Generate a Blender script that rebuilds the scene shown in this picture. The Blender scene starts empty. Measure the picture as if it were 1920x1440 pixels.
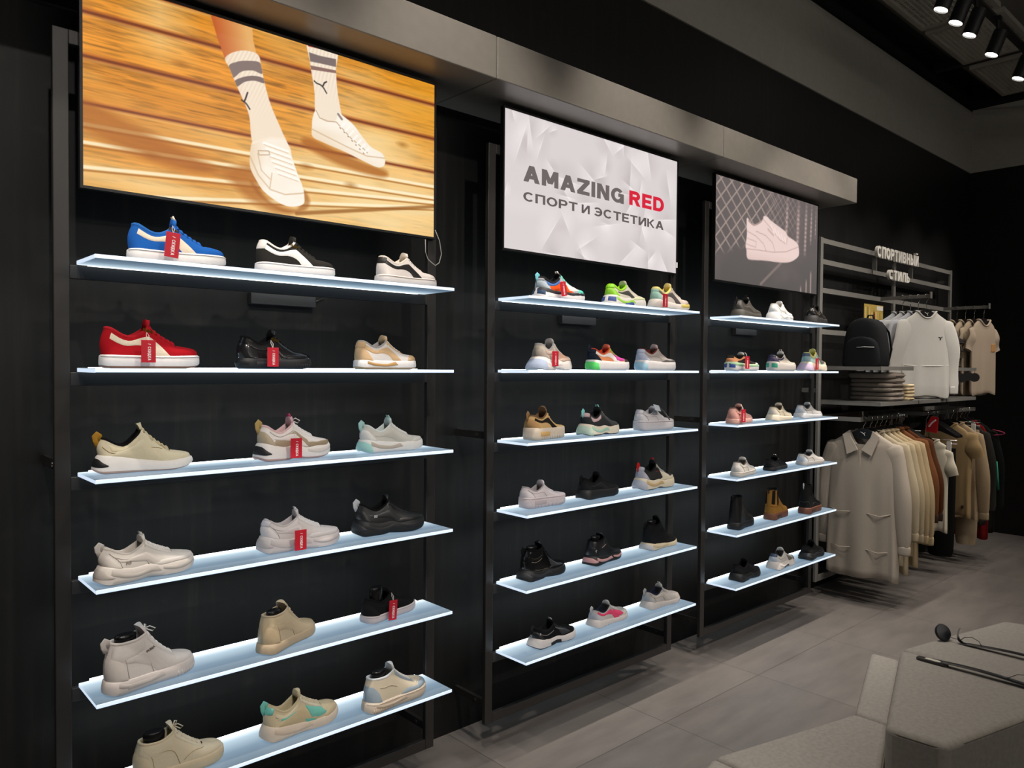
import bpy, bmesh, math, random
import numpy as np
from mathutils import Vector, Matrix
PI = math.pi
SC = bpy.context.scene
COL = SC.collection

# ------------------------------------------------------------------ camera, world, exposure, lights
EYE = 1.6133                                   # eye height of the photographer
F_PX, YAW, PITCH, ROLL = 1428.2, 0.8317, -0.0223, 0.0077
cy_, sy_ = math.cos(YAW), math.sin(YAW)
fw = Vector((cy_*math.cos(PITCH), sy_*math.cos(PITCH), math.sin(PITCH)))
rt = Vector((sy_, -cy_, 0.0)); up = rt.cross(fw)
r2 = rt*math.cos(ROLL) + up*math.sin(ROLL); u2 = up*math.cos(ROLL) - rt*math.sin(ROLL)
cam_data = bpy.data.cameras.new('camera')
cam_data.sensor_width = 36.0; cam_data.lens = F_PX/1920*36.0
cam_data.clip_start = 0.05; cam_data.clip_end = 60
cam = bpy.data.objects.new('camera', cam_data); COL.objects.link(cam)
mw = Matrix((r2, u2, -fw)).transposed().to_4x4(); mw.translation = Vector((0, 0, EYE))
cam.matrix_world = mw
SC.camera = cam
SC.view_settings.view_transform = 'Standard'; SC.view_settings.look = 'None'
SC.view_settings.gamma = 1.0; SC.view_settings.exposure = 0.0
SC.view_settings.use_curve_mapping = False
world = bpy.data.worlds.new('world'); SC.world = world
world.use_nodes = True
world.node_tree.nodes['Background'].inputs[0].default_value = (0.9, 0.95, 1.0, 1)
world.node_tree.nodes['Background'].inputs[1].default_value = 0.02
SC.cycles.max_bounces = 8; SC.cycles.diffuse_bounces = 4; SC.cycles.glossy_bounces = 3
SC.cycles.use_denoising = True
SC.cycles.sample_clamp_indirect = 4.0

WARM = (1.0, 0.86, 0.70)
NEUT = (1.0, 0.92, 0.83)
# track lamps: (x, y, z, target x, y, z, watts, cone degrees, colour)
ROW_WALL = [(-0.6, 0.3), (0.5, 1.0), (1.5, 2.1), (2.6, 3.0), (3.5, 4.0), (4.3, 4.6),
            (5.11, 5.3), (5.37, 5.9), (5.63, 6.2), (6.09, 6.9), (6.73, 7.3), (7.50, 7.1), (8.15, 7.6)]
LAMPS = []
for i, (lx, tx) in enumerate(ROW_WALL):
    far = lx > 5.0
    LAMPS.append((lx, 1.73, 3.82, tx if not far else lx-.42, 2.30 if not far else 2.36, 0.8 if not far else 1.75, 105 if not far else 46, 60, NEUT))
for lx in (0.0, 1.3, 2.7, 4.1, 5.5, 6.9):
    LAMPS.append((lx, -0.5, 4.06, lx+0.4, 2.35, 1.5, 175, 44, NEUT))
for lx in (2.0, 3.6, 5.4, 7.0):
    LAMPS.append((lx, 0.9, 4.06, lx+0.1, 1.0, 0.0, 85, 75, NEUT))

# ------------------------------------------------------------------ geometry of the place (metres)
Y_WALL, Y_FRAME, Y_SHELF = 2.63, 2.407, 2.2175
X_BAY, BAY_PITCH, BAY_W = 0.4818, 1.5726, 1.3066
SHELF_Z = [1.9017, 1.6013, 1.3065, 1.0131, 0.7070, 0.4143]
X_END = 8.68

# ------------------------------------------------------------------ helpers
def lin(h):
    h = h.lstrip('#'); c = [int(h[i:i+2], 16)/255 for i in (0, 2, 4)]
    return tuple(x/12.92 if x <= 0.04045 else ((x+0.055)/1.055)**2.4 for x in c)

_mats = {}
def M(hexc, kind='plain', rough=None, emit=0.0):
    """procedural material: base colour with a little noise in colour and relief"""
    key = (hexc, kind, rough, emit)
    if key in _mats: return _mats[key]
    m = bpy.data.materials.new('%s_%s' % (kind, hexc)); m.use_nodes = True
    nt = m.node_tree; N = nt.nodes; L = nt.links
    b = N['Principled BSDF']; c = lin(hexc)
    P = dict(plain=(0.55, 0, 60, 0.05, 0.0, 0), leather=(0.42, 0, 140, 0.06, 0.06, 0), patent=(0.16, 0, 90, 0.06, 0.05, 0),
             suede=(0.9, 0, 300, 0.14, 0.12, 0), fabric=(0.92, 0, 400, 0.16, 0.15, 0), rubber=(0.6, 0, 80, 0.06, 0.04, 0),
             felt=(0.95, 0, 70, 0.22, 0.10, 0), metal=(0.38, 1, 30, 0.1, 0.0, 0), steel=(0.3, 1, 40, 0.1, 0, 0), chrome=(0.12, 1, 30, 0.05, 0, 0),
             paint=(0.42, 0, 25, 0.10, 0.0, 0), gold=(0.3, 1, 60, 0.1, 0, 0), card=(0.6, 0, 20, 0.03, 0, 0), mesh=(0.85, 0, 700, 0.3, 0.3, 0))[kind]
    b.inputs['Roughness'].default_value = P[0] if rough is None else rough
    b.inputs['Metallic'].default_value = P[1]
    if kind in ('suede', 'fabric', 'felt'):
        b.inputs['Specular IOR Level'].default_value = 0.15
    tc = N.new('ShaderNodeTexCoord'); nz = N.new('ShaderNodeTexNoise')
    nz.inputs['Scale'].default_value = P[2]; nz.inputs['Detail'].default_value = 3
    L.new(tc.outputs['Object'], nz.inputs['Vector'])
    mr = N.new('ShaderNodeMapRange'); mr.inputs['To Min'].default_value = 1-P[3]; mr.inputs['To Max'].default_value = 1+P[3]
    L.new(nz.outputs['Fac'], mr.inputs['Value'])
    vm = N.new('ShaderNodeVectorMath'); vm.operation = 'SCALE'; vm.inputs[0].default_value = c
    L.new(mr.outputs[0], vm.inputs['Scale']); L.new(vm.outputs[0], b.inputs['Base Color'])
    if P[4] > 0:
        bp = N.new('ShaderNodeBump'); bp.inputs['Strength'].default_value = P[4]; bp.inputs['Distance'].default_value = 0.003
        L.new(nz.outputs['Fac'], bp.inputs['Height']); L.new(bp.outputs[0], b.inputs['Normal'])
    if emit:
        L.new(vm.outputs[0], b.inputs['Emission Color']); b.inputs['Emission Strength'].default_value = emit
    _mats[key] = m
    return m

class MB:
    """mesh builder: collects shapes that become ONE mesh object"""
    def __init__(s): s.v = []; s.f = []
    def add(s, vs, fs):
        o = len(s.v); s.v += [tuple(map(float, v)) for v in vs]; s.f += [tuple(i+o for i in f) for f in fs]; return s
    def box(s, x0, x1, y0, y1, z0, z1):
        return s.add([(x0,y0,z0),(x1,y0,z0),(x1,y1,z0),(x0,y1,z0),(x0,y0,z1),(x1,y0,z1),(x1,y1,z1),(x0,y1,z1)],
                     [(0,3,2,1),(4,5,6,7),(0,1,5,4),(1,2,6,5),(2,3,7,6),(3,0,4,7)])
    def prism(s, pts, z0, z1):
        n = len(pts)
        vs = [(x,y,z0) for x,y in pts]+[(x,y,z1) for x,y in pts]
        return s.add(vs, [tuple(range(n-1,-1,-1)), tuple(range(n,2*n))]+[(i,(i+1)%n,(i+1)%n+n,i+n) for i in range(n)])
    def rings(s, R, cap=True, closed=True):
        n = len(R[0]); o = len(s.v)
        for r in R: s.v += [tuple(map(float, p)) for p in r]
        for j in range(len(R)-1):
            for i in range(n if closed else n-1):
                k = (i+1) % n
                s.f.append((o+j*n+i, o+j*n+k, o+(j+1)*n+k, o+(j+1)*n+i))
        if cap:
            s.f.append(tuple(o+i for i in range(n-1,-1,-1))); s.f.append(tuple(o+(len(R)-1)*n+i for i in range(n)))
        return s
    def tube(s, path, rad, n=8, flat=1.0, cap=True, closed=False):
        P = [Vector(p) for p in path]; R = []; k = len(P)
        rads = rad if isinstance(rad, (list, tuple)) else [rad]*k
        ref = None
        for i, p in enumerate(P):
            a = P[(i-1) % k] if (closed or i > 0) else p; b = P[(i+1) % k] if (closed or i < k-1) else p
            t = (b-a).normalized()
            if ref is None: ref = Vector((0,0,1)) if abs(t.z) < 0.9 else Vector((0,1,0))
            u = (ref - t*ref.dot(t)).normalized(); w = t.cross(u); ref = u
            R.append([p + u*(math.cos(2*PI*j/n)*rads[i]*flat) + w*(math.sin(2*PI*j/n)*rads[i]) for j in range(n)])
        if closed: R.append(R[0]); cap = False
        return s.rings(R, cap)
    def cyl(s, a, b, r, n=16, r2=None):
        return s.tube([a, b], [r, r if r2 is None else r2], n)
    def grid(s, fn, nu, nv):
        vs = [fn(i/nu, j/nv) for j in range(nv+1) for i in range(nu+1)]
        return s.add(vs, [(j*(nu+1)+i, j*(nu+1)+i+1, (j+1)*(nu+1)+i+1, (j+1)*(nu+1)+i) for j in range(nv) for i in range(nu)])
    def build(s, name, mat, parent=None, smooth=False, bevel=0.0, seg=2, weld=False, solid=0.0, subsurf=0, auto=None):
        me = bpy.data.meshes.new(name); me.from_pydata(s.v, [], s.f); me.update()
        if weld or True:
            bm = bmesh.new(); bm.from_mesh(me)
            if weld: bmesh.ops.remove_doubles(bm, verts=bm.verts, dist=1e-5)
            bmesh.ops.recalc_face_normals(bm, faces=bm.faces)
            bm.to_mesh(me); bm.free()
        me.materials.append(mat)
        o = bpy.data.objects.new(name, me); COL.objects.link(o)
        if parent is not None: o.parent = parent
        if smooth:
            me.polygons.foreach_set('use_smooth', [True]*len(me.polygons))
            if auto is not None:
                me.set_sharp_from_angle(angle=math.radians(auto))
        if solid:
            q = o.modifiers.new('thickness', 'SOLIDIFY'); q.thickness = solid; q.offset = -1
        if bevel:
            q = o.modifiers.new('bevel', 'BEVEL'); q.width = bevel; q.segments = seg; q.limit_method = 'ANGLE'; q.angle_limit = math.radians(40)
        if subsurf:
            q = o.modifiers.new('sub', 'SUBSURF'); q.levels = subsurf; q.render_levels = subsurf
        return o

def tag(o, label, cat, group=None):
    o['label'] = label; o['category'] = cat
    if group: o['group'] = group
    return o
def thing(name, label, cat, loc=(0,0,0), rz=0.0, group=None):
    o = bpy.data.objects.new(name, None); COL.objects.link(o)
    o.location = loc; o.rotation_euler = (0, 0, rz); o.empty_display_size = 0.05
    return tag(o, label, cat, group)
def struct(name, mb, mat, **k):
    o = mb.build(name, mat, **k); o['kind'] = 'structure'; return o

def text_part(name, body, size, mat, parent, loc, rot, extrude=0.0004, bold=0.0, align='CENTER', xs=1.0, spacing=1.0):
    cu = bpy.data.curves.new(name, 'FONT'); cu.body = body; cu.size = size; cu.extrude = extrude
    cu.offset = bold; cu.align_x = align; cu.align_y = 'CENTER'; cu.space_character = spacing; cu.resolution_u = 3
    tmp = bpy.data.objects.new(name, cu); COL.objects.link(tmp)
    bpy.context.view_layer.update()
    me = bpy.data.meshes.new_from_object(tmp.evaluated_get(bpy.context.evaluated_depsgraph_get()))
    COL.objects.unlink(tmp); bpy.data.objects.remove(tmp); bpy.data.curves.remove(cu)
    me.name = name; me.materials.clear(); me.materials.append(mat)
    o = bpy.data.objects.new(name, me); COL.objects.link(o)
    o.parent = parent; o.location = loc; o.rotation_euler = rot; o.scale = (xs, 1, 1)
    return o

# ---- a bold wide block alphabet drawn as bars and ring segments (unit height)
def _bar(x0, y0, x1, y1, w): return [(x0-w/2, y0), (x0+w/2, y0), (x1+w/2, y1), (x1-w/2, y1)]
def _rc(x0, x1, y0, y1): return [(x0, y0), (x1, y0), (x1, y1), (x0, y1)]
def _ring(cx, cy, rx, ry, a0, a1, t, n=18):
    o = []
    for k in range(n):
        p, q = math.radians(a0+(a1-a0)*k/n), math.radians(a0+(a1-a0)*(k+1)/n)
        o.append([(cx+rx*math.cos(p), cy+ry*math.sin(p)), (cx+rx*math.cos(q), cy+ry*math.sin(q)), (cx+(rx-t)*math.cos(q), cy+(ry-t*.86)*math.sin(q)), (cx+(rx-t)*math.cos(p), cy+(ry-t*.86)*math.sin(p))])
    return o
def glyph(c, t):
    h = t*.86; d = t*1.12
    if c in 'AА': return 1.0, [_bar(d/2, 0, .5, 1, d), _bar(1-d/2, 0, .5, 1, d), _rc(.24, .76, .20, .20+h)]
    if c == 'M': return 1.06, [_rc(0, t, 0, 1), _rc(1.06-t, 1.06, 0, 1), _bar(t*.62, 1, .53, .18, d), _bar(1.06-t*.62, 1, .53, .18, d)]
    if c == 'Z': return .86, [_rc(0, .86, 0, h), _rc(0, .86, 1-h, 1), _bar(d*.62, h*.9, .86-d*.62, 1-h*.9, d*1.2)]
    if c == 'I': return t, [_rc(0, t, 0, 1)]
    if c in 'NИЙ':
        g = [_rc(0, t, 0, 1), _rc(.9-t, .9, 0, 1)]
        g += [_bar(t*.6, 1, .9-t*.6, 0, d)] if c == 'N' else [_bar(t*.6, 0, .9-t*.6, 1, d)]
        if c == 'Й': g += [_rc(.25, .65, 1.10, 1.20), _rc(.20, .30, 1.15, 1.25), _rc(.60, .70, 1.15, 1.25)]
        return .9, g
    if c == 'G': return .98, _ring(.49, .5, .49, .5, 40, 360, t)+[_rc(.55, .98, .42, .42+h), _rc(.98-t, .98, 0, .5)]
    if c in 'СC': return .94, _ring(.49, .5, .49, .5, 42, 318, t)
    if c == 'Э': return .94, _ring(.45, .5, .49, .5, -138, 138, t)+[_rc(.28, .9, .5-h/2, .5+h/2)]
    if c in 'ОO': return 1.0, _ring(.5, .5, .5, .5, 0, 360, t, 28)
    if c in 'РP': return .84, [_rc(0, t, 0, 1), _rc(t, .5, 1-h, 1), _rc(t, .5, .36, .36+h)]+_ring(.5, .68, .34, .32, -90, 90, t)
    if c == 'R': return .90, [_rc(0, t, 0, 1), _rc(t, .52, 1-h, 1), _rc(t, .52, .38, .38+h)]+_ring(.52, .69, .34, .31, -90, 90, t)+[_bar(.52, .40, .90-d*.5, 0, d)]
    if c == 'E' or c == 'Е': return .78, [_rc(0, t, 0, 1), _rc(t, .78, 0, h), _rc(t, .72, .5-h/2, .5+h/2), _rc(t, .78, 1-h, 1)]
    if c == 'D': return .92, [_rc(0, t, 0, 1), _rc(t, .45, 0, h), _rc(t, .45, 1-h, 1)]+_ring(.45, .5, .47, .5, -90, 90, t)
    if c == 'П': return .90, [_rc(0, t, 0, 1), _rc(.9-t, .9, 0, 1), _rc(t, .9-t, 1-h, 1)]
    if c in 'ТT': return .86, [_rc(0, .86, 1-h, 1), _rc(.43-t/2, .43+t/2, 0, 1-h)]
    if c == 'К': return .90, [_rc(0, t, 0, 1), _bar(t*1.2, .46, .88-d*.5, 1, d), _bar(t*1.5, .56, .90-d*.5, 0, d)]
    if c == 'В': return .86, [_rc(0, t, 0, 1), _rc(t, .5, 1-h, 1), _rc(t, .5, .5-h/2, .5+h/2), _rc(t, .5, 0, h)]+_ring(.5, .74, .32, .26, -90, 90, t)+_ring(.5, .28, .36, .28, -90, 90, t)
    if c == 'Н': return .90, [_rc(0, t, 0, 1), _rc(.9-t, .9, 0, 1), _rc(t, .9-t, .5-h/2, .5+h/2)]
    if c == 'Ь': return .80, [_rc(0, t, 0, 1), _rc(t, .46, 0, h), _rc(t, .46, .54-h*.3, .54+h*.7)]+_ring(.46, .31, .34, .31, -90, 90, t)
    if c == 'Ы':
        w, g = glyph('Ь', t); return w+.12+t, g+[_rc(w+.12, w+.12+t, 0, 1)]
    if c == 'Л': return .92, [_rc(.92-t, .92, 0, 1), _rc(.26, .92-t, 1-h, 1), _bar(t*.5, 0, .30, 1, t)]
    if c == 'Д': return .98, [_rc(.80-t, .80, .12, 1), _rc(.28, .80-t, 1-h, 1), _bar(t*.5+.12, .12, .32, 1, t), _rc(0, .96, .08, .08+h), _rc(0, t*.9, -.16, .12), _rc(.96-t*.9, .96, -.16, .12)]
    if c == '/': return .5, [_bar(.1, 0, .4, 1, t)]
    return .42, []
def block_text(name, body, w, h, mat, parent, loc, rot, thick, t=.25, gap=.13):
    """word as one mesh, centred on loc, w wide and h tall, front face towards local +z"""
    polys = []; x = 0.0
    for c in body:
        gw, g = glyph(c, t)
        for p in g: polys.append([(a+x, b) for a, b in p])
        x += gw+gap
    x -= gap; m = MB()
    for k, p in enumerate(polys):
        q = [((a/x-.5)*w, (b-.5)*h) for a, b in p]; n = 4; e = thick*(1+.004*(k % 5))
        m.add([(a, b, 0) for a, b in q]+[(a, b, e) for a, b in q], [(3, 2, 1, 0), (4, 5, 6, 7)]+[(i, (i+1) % n, (i+1) % n+n, i+n) for i in range(n)])
    o = m.build(name, mat, parent); o.location = loc; o.rotation_euler = rot
    return o

def pchip(pts):
    xs = [p[0] for p in pts]; ys = [p[1] for p in pts]; n = len(xs)
    h = [xs[i+1]-xs[i] for i in range(n-1)]; d = [(ys[i+1]-ys[i])/h[i] for i in range(n-1)]
    m = [0.0]*n
    if n == 2: m = [d[0], d[0]]
    else:
        for i in range(1, n-1):
            m[i] = 0.0 if d[i-1]*d[i] <= 0 else 2*d[i-1]*d[i]/(d[i-1]+d[i])
        m[0] = d[0]; m[-1] = d[-1]
    def f(x):
        if x <= xs[0]: return ys[0]
        if x >= xs[-1]: return ys[-1]
        i = 0
        while x > xs[i+1]: i += 1
        t = (x-xs[i])/h[i]; t2 = t*t; t3 = t2*t
        return (2*t3-3*t2+1)*ys[i]+(t3-2*t2+t)*h[i]*m[i]+(-2*t3+3*t2)*ys[i+1]+(t3-t2)*h[i]*m[i+1]
    return f
def poly_curve(pts):
    """smooth curve through 2-D points, u in 0..1"""
    n = len(pts)-1
    fx = pchip([(i/n, p[0]) for i, p in enumerate(pts)]); fy = pchip([(i/n, p[1]) for i, p in enumerate(pts)])
    return lambda u: (fx(u), fy(u))

# ------------------------------------------------------------------ lamps (the store's track spots)
lamp_black = M('17171a', 'paint'); 
lens_mat = bpy.data.materials.new('lamp_lens'); lens_mat.use_nodes = True
_b = lens_mat.node_tree.nodes['Principled BSDF']; _b.inputs['Emission Color'].default_value = (1, .95, .86, 1); _b.inputs['Emission Strength'].default_value = 12
def lamp(i, L):
    x, y, z, tx, ty, tz, watt, cone, colr = L
    ztr = 4.10 if y > 1.5 else 4.30
    where = ('at the ceiling above the clothes rack, %s from the left' % ['nearest', 'second', 'third', 'fourth', 'fifth'][i-6]) if 6 <= i < 11 else None
    row = 'wall' if i < 13 else ('middle' if i < 19 else 'floor')
    t = thing('track_spotlight', ('lit black cylinder spotlight %s' % where) if where else 'black cylinder spotlight on the ceiling track, lighting the %s' % {'wall': 'shoe wall from close by', 'middle': 'shoe wall from mid room', 'floor': 'floor and bench'}[row], 'spotlight', (x, y, z), 0,
              'track spotlights above the clothes rack' if where else 'track spotlights of the %s row' % row)
    d = (Vector((tx, ty, tz))-Vector((x, y, z))).normalized()
    q = d.to_track_quat('-Z', 'Y')
    can = MB(); R = []
    for rr, zz in ((0.040, 0.175), (0.046, 0.17), (0.046, 0.0), (0.041, 0.0), (0.040, 0.018)):
        R.append([q @ Vector((rr*math.cos(2*PI*k/20), rr*math.sin(2*PI*k/20), zz)) for k in range(20)])
    hs = can.rings(R).build('housing', lamp_black, t, smooth=True, auto=40)
    ln = MB(); ln.rings([[q @ Vector((rr*math.cos(2*PI*k/20), rr*math.sin(2*PI*k/20), zz)) for k in range(20)] for rr, zz in ((0.0395, 0.017), (0.0395, 0.010))]).build('lens', lens_mat, hs)
    top = q @ Vector((0, 0, 0.11))
    MB().cyl((top.x, top.y, top.z), (top.x, top.y, ztr-.028-z), 0.012, 10).box(top.x-.02, top.x+.02, top.y-.02, top.y+.02, ztr-.038-z, ztr-.016-z).build('stem', lamp_black, t)
    ld = bpy.data.lights.new('spot_light', 'SPOT'); ld.energy = watt; ld.spot_size = math.radians(cone); ld.spot_blend = 0.7
    ld.color = colr; ld.shadow_soft_size = 0.04
    lo = bpy.data.objects.new('spot_light', ld); COL.objects.link(lo); lo.parent = t
    lo.rotation_mode = 'QUATERNION'; lo.rotation_quaternion = q
    lo.location = q @ Vector((0, 0, -0.005))
for i, L_ in enumerate(LAMPS): lamp(i, L_)

# two added fill lamps, unseen behind the photographer, brightening wall strip and shoe fronts
tube_mat = bpy.data.materials.new('fill_lamp_tube'); tube_mat.use_nodes = True
_b = tube_mat.node_tree.nodes['Principled BSDF']; _b.inputs['Emission Color'].default_value = (1, .95, .88, 1); _b.inputs['Emission Strength'].default_value = 13
for k, (yy, wh) in enumerate(((-2.6, 'nearer the bench'), (-4.4, 'nearer the front wall'))):
    t = thing('added_fill_lamp', 'added fill lamp, a long tube over the middle of the store, %s' % wh, 'lamp', (2.6, yy, 3.3), 0, 'added fill lamps')
    MB().cyl((-3.0, 0, 0), (3.0, 0, 0), .045, 14).build('tube', tube_mat, t, smooth=True, auto=40)
    for xx in (-2.4, 2.4): MB().cyl((xx, 0, .044), (xx, 0, 1.499), .004, 6).build('suspension_wire', lamp_black, t)
# ------------------------------------------------------------------ room shell
def nodes_mat(name):
    m = bpy.data.materials.new(name); m.use_nodes = True
    nt = m.node_tree; return m, nt.nodes, nt.links, nt.nodes['Principled BSDF']
def ramp(N, stops):
    r = N.new('ShaderNodeValToRGB'); e = r.color_ramp.elements
    while len(e) < len(stops): e.new(0.5)
    for k, (p, c) in enumerate(stops):
        e[k].position = p; e[k].color = tuple(c)+(1,)
    return r
def floor_material():
    m, N, L, b = nodes_mat('floor_tiles')
    tc = N.new('ShaderNodeTexCoord'); mp = N.new('ShaderNodeMapping'); L.new(tc.outputs['Object'], mp.inputs[0])
    mp.inputs['Location'].default_value = (-2.84+8.1, -2.06+8.1, 0)
    br = N.new('ShaderNodeTexBrick'); br.offset = 0.0; br.inputs['Scale'].default_value = 1.0
    br.inputs['Brick Width'].default_value = 0.81; br.inputs['Row Height'].default_value = 0.81
    br.inputs['Mortar Size'].default_value = 0.0022; br.inputs['Mortar Smooth'].default_value = 0.2
    br.inputs['Color1'].default_value = (1, 1, 1, 1); br.inputs['Color2'].default_value = (.86, .86, .86, 1); br.inputs['Mortar'].default_value = (.45, .44, .43, 1)
    L.new(mp.outputs[0], br.inputs['Vector'])
    m2 = N.new('ShaderNodeMapping'); m2.inputs['Scale'].default_value = (1.3, 5.0, 1); L.new(tc.outputs['Object'], m2.inputs[0])
    nz = N.new('ShaderNodeTexNoise'); nz.inputs['Scale'].default_value = 1.6; nz.inputs['Detail'].default_value = 6; nz.inputs['Roughness'].default_value = .62
    L.new(m2.outputs[0], nz.inputs['Vector'])
    rp = ramp(N, [(0.25, lin('625c58')), (0.5, lin('706a66')), (0.78, lin('7b746e'))]); L.new(nz.outputs['Fac'], rp.inputs[0])
    mx = N.new('ShaderNodeMixRGB'); mx.blend_type = 'MULTIPLY'; mx.inputs[0].default_value = 1
    L.new(rp.outputs[0], mx.inputs[1]); L.new(br.outputs['Color'], mx.inputs[2]); L.new(mx.outputs[0], b.inputs['Base Color'])
    b.inputs['Roughness'].default_value = .48; b.inputs['Specular IOR Level'].default_value = .35
    return m
def wall_material(name, c0, c1, c2, rough=.55, streak=True):
    m, N, L, b = nodes_mat(name)
    tc = N.new('ShaderNodeTexCoord'); mp = N.new('ShaderNodeMapping'); mp.inputs['Scale'].default_value = (9, 9, .55)
    L.new(tc.outputs['Object'], mp.inputs[0])
    nz = N.new('ShaderNodeTexNoise'); nz.inputs['Scale'].default_value = 3.2; nz.inputs['Detail'].default_value = 7; nz.inputs['Roughness'].default_value = .65
    L.new(mp.outputs[0], nz.inputs['Vector'])
    rp = ramp(N, [(0.3, lin(c0)), (0.55, lin(c1)), (0.8, lin(c2))]); L.new(nz.outputs['Fac'], rp.inputs[0])
    n2 = N.new('ShaderNodeTexNoise'); n2.inputs['Scale'].default_value = 11; n2.inputs['Detail'].default_value = 2; L.new(tc.outputs['Object'], n2.inputs['Vector'])
    r2_ = ramp(N, [(0.64, (0, 0, 0)), (0.74, (1, 1, 1))]); L.new(n2.outputs['Fac'], r2_.inputs[0])
    mx = N.new('ShaderNodeMixRGB'); mx.inputs[2].default_value = lin(c2)+(1,); 
    sc = N.new('ShaderNodeMath'); sc.operation = 'MULTIPLY'; sc.inputs[1].default_value = .5; L.new(r2_.outputs[0], sc.inputs[0]); L.new(sc.outputs[0], mx.inputs[0])
    L.new(rp.outputs[0], mx.inputs[1]); L.new(mx.outputs[0], b.inputs['Base Color'])
    b.inputs['Roughness'].default_value = rough; b.inputs['Specular IOR Level'].default_value = .3
    bp = N.new('ShaderNodeBump'); bp.inputs['Strength'].default_value = .12; bp.inputs['Distance'].default_value = .004
    L.new(nz.outputs['Fac'], bp.inputs['Height']); L.new(bp.outputs[0], b.inputs['Normal'])
    return m
wall_black = wall_material('black_stained_wood', '0d0e0f', '131313', '24221f')
wall_end_m = wall_material('black_end_wall', '0f0e0e', '141313', '1a1918')
struct('floor', MB().box(-4, X_END+.1, -6, Y_WALL+.1, -.1, 0), floor_material())
struct('wall_back', MB().box(-4, X_END, Y_WALL, Y_WALL+.12, 0, 4.8), wall_black)
struct('wall_right', MB().box(X_END, X_END+.12, -6, Y_WALL+.12, 0, 4.8), wall_end_m)
struct('wall_front', MB().box(-4, X_END+.1, -6.12, -6, 0, 4.8), M('3a3836', 'paint', .8))
struct('wall_left', MB().box(-4.12, -4, -6.1, Y_WALL+.12, 0, 4.8), M('3a3836', 'paint', .8))
struct('ceiling', MB().box(-4.1, X_END+.1, -6.1, Y_WALL+.1, 4.8, 4.9), M('a09b92', 'paint', .9))
band = M('9a978f', 'paint', .8)
struct('trim_1', MB().box(-4, X_END-.012, Y_WALL-.012, Y_WALL+.001, 3.61, 4.225), band)
struct('trim_2', MB().box(X_END-.012, X_END+.001, -6, Y_WALL-.0121, 3.615, 4.245), band)
# header fascia over the shoe bays (folded sheet metal)
hm = M('78736c', 'paint', .34)
for k, (a, c) in enumerate(((-1.6, 1.9395), (1.9445, 3.520), (3.523, 5.131))):
    struct('trim_%d' % (k+3), MB().box(a, c, 2.23, Y_WALL-.0005, 2.722, 2.884), hm, bevel=.003)

# ceiling: expanded-metal panels, cable tray, pipe, beams
strand = M('b8b3a7', 'paint', .6); cframe = M('9a958b', 'paint', .6); dark = M('24221f', 'paint', .7); conc = M('6a665f', 'paint', .9)
def mesh_panel(x0, x1, y0, y1, z, which):
    t = thing('mesh_ceiling_panel', 'grey expanded metal ceiling panel above the spotlights, %s' % which, 'ceiling panel', ((x0+x1)/2, (y0+y1)/2, z), 0, 'mesh ceiling panels')
    hx, hy = (x1-x0)/2, (y1-y0)/2
    fr = MB(); w = .035
    fr.box(-hx, hx, -hy, -hy+w, -.02, .02).box(-hx, hx, hy-w, hy, -.02, .02).box(-hx, -hx+w, -hy+w, hy-w, -.02, .02).box(hx-w, hx, -hy+w, hy-w, -.02, .02)
    fr.build('frame', cframe, t)
    me = MB(); n = 14; k = 30
    for j in range(n+1):
        yy = -hy+w+(2*hy-2*w)*j/n
        me.box(-hx+w, hx-w, yy-.0045, yy+.0045, -.004, .004)
        if j < n:
            for i in range(k):
                xx = -hx+w+(2*hx-2*w)*(i+.5*(j % 2)+.25)/k
                me.box(xx-.0035, xx+.0035, yy+.0046, yy+(2*hy-2*w)/n-.0046, -.004, .004)
    me.build('expanded_mesh', strand, t)
mesh_panel(5.46, 6.50, 1.79, 2.34, 4.32, 'nearest of the three')
mesh_panel(6.58, 7.48, 1.79, 2.34, 4.32, 'middle of the three')
mesh_panel(7.64, 8.60, 1.79, 2.34, 4.32, 'farthest of the three')
tag(MB().box(-3.9, X_END-.03, 1.705, 1.76, 4.085, 4.10).build('lighting_track', dark), 'long black lighting track carrying the row of spotlights over the rack', 'lighting track')
tag(MB().box(-3.9, X_END-.03, -.53, -.47, 4.285, 4.30).build('lighting_track', dark), 'long black lighting track over the middle of the room', 'lighting track')
tag(MB().box(-3.9, X_END-.03, .87, .93, 4.285, 4.30).build('lighting_track', dark), 'long black lighting track over the bench', 'lighting track')
tag(MB().box(-3.9, X_END-.03, 2.40, 2.47, 4.42, 4.50).build('cable_tray', M('5f5b54', 'paint', .5)), 'long dark cable tray under the ceiling between wall and mesh panels', 'cable tray')
tag(MB().cyl((-3.9, 2.37, 4.417), (X_END-.03, 2.37, 4.417), .016, 10).build('conduit_pipe', M('5b5852', 'paint', .4), smooth=True, auto=40), 'thin grey conduit pipe running under the ceiling beside the cable tray', 'pipe')
for k, x in enumerate((5.05, 7.55)):
    tag(MB().box(x, x+.09, -5.9, Y_WALL-.02, 4.34, 4.40).build('ceiling_beam', dark), ['dark cross beam under the ceiling nearest the camera', 'dark cross beam under the ceiling near the end wall'][k], 'beam', 'ceiling cross beams')

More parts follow.
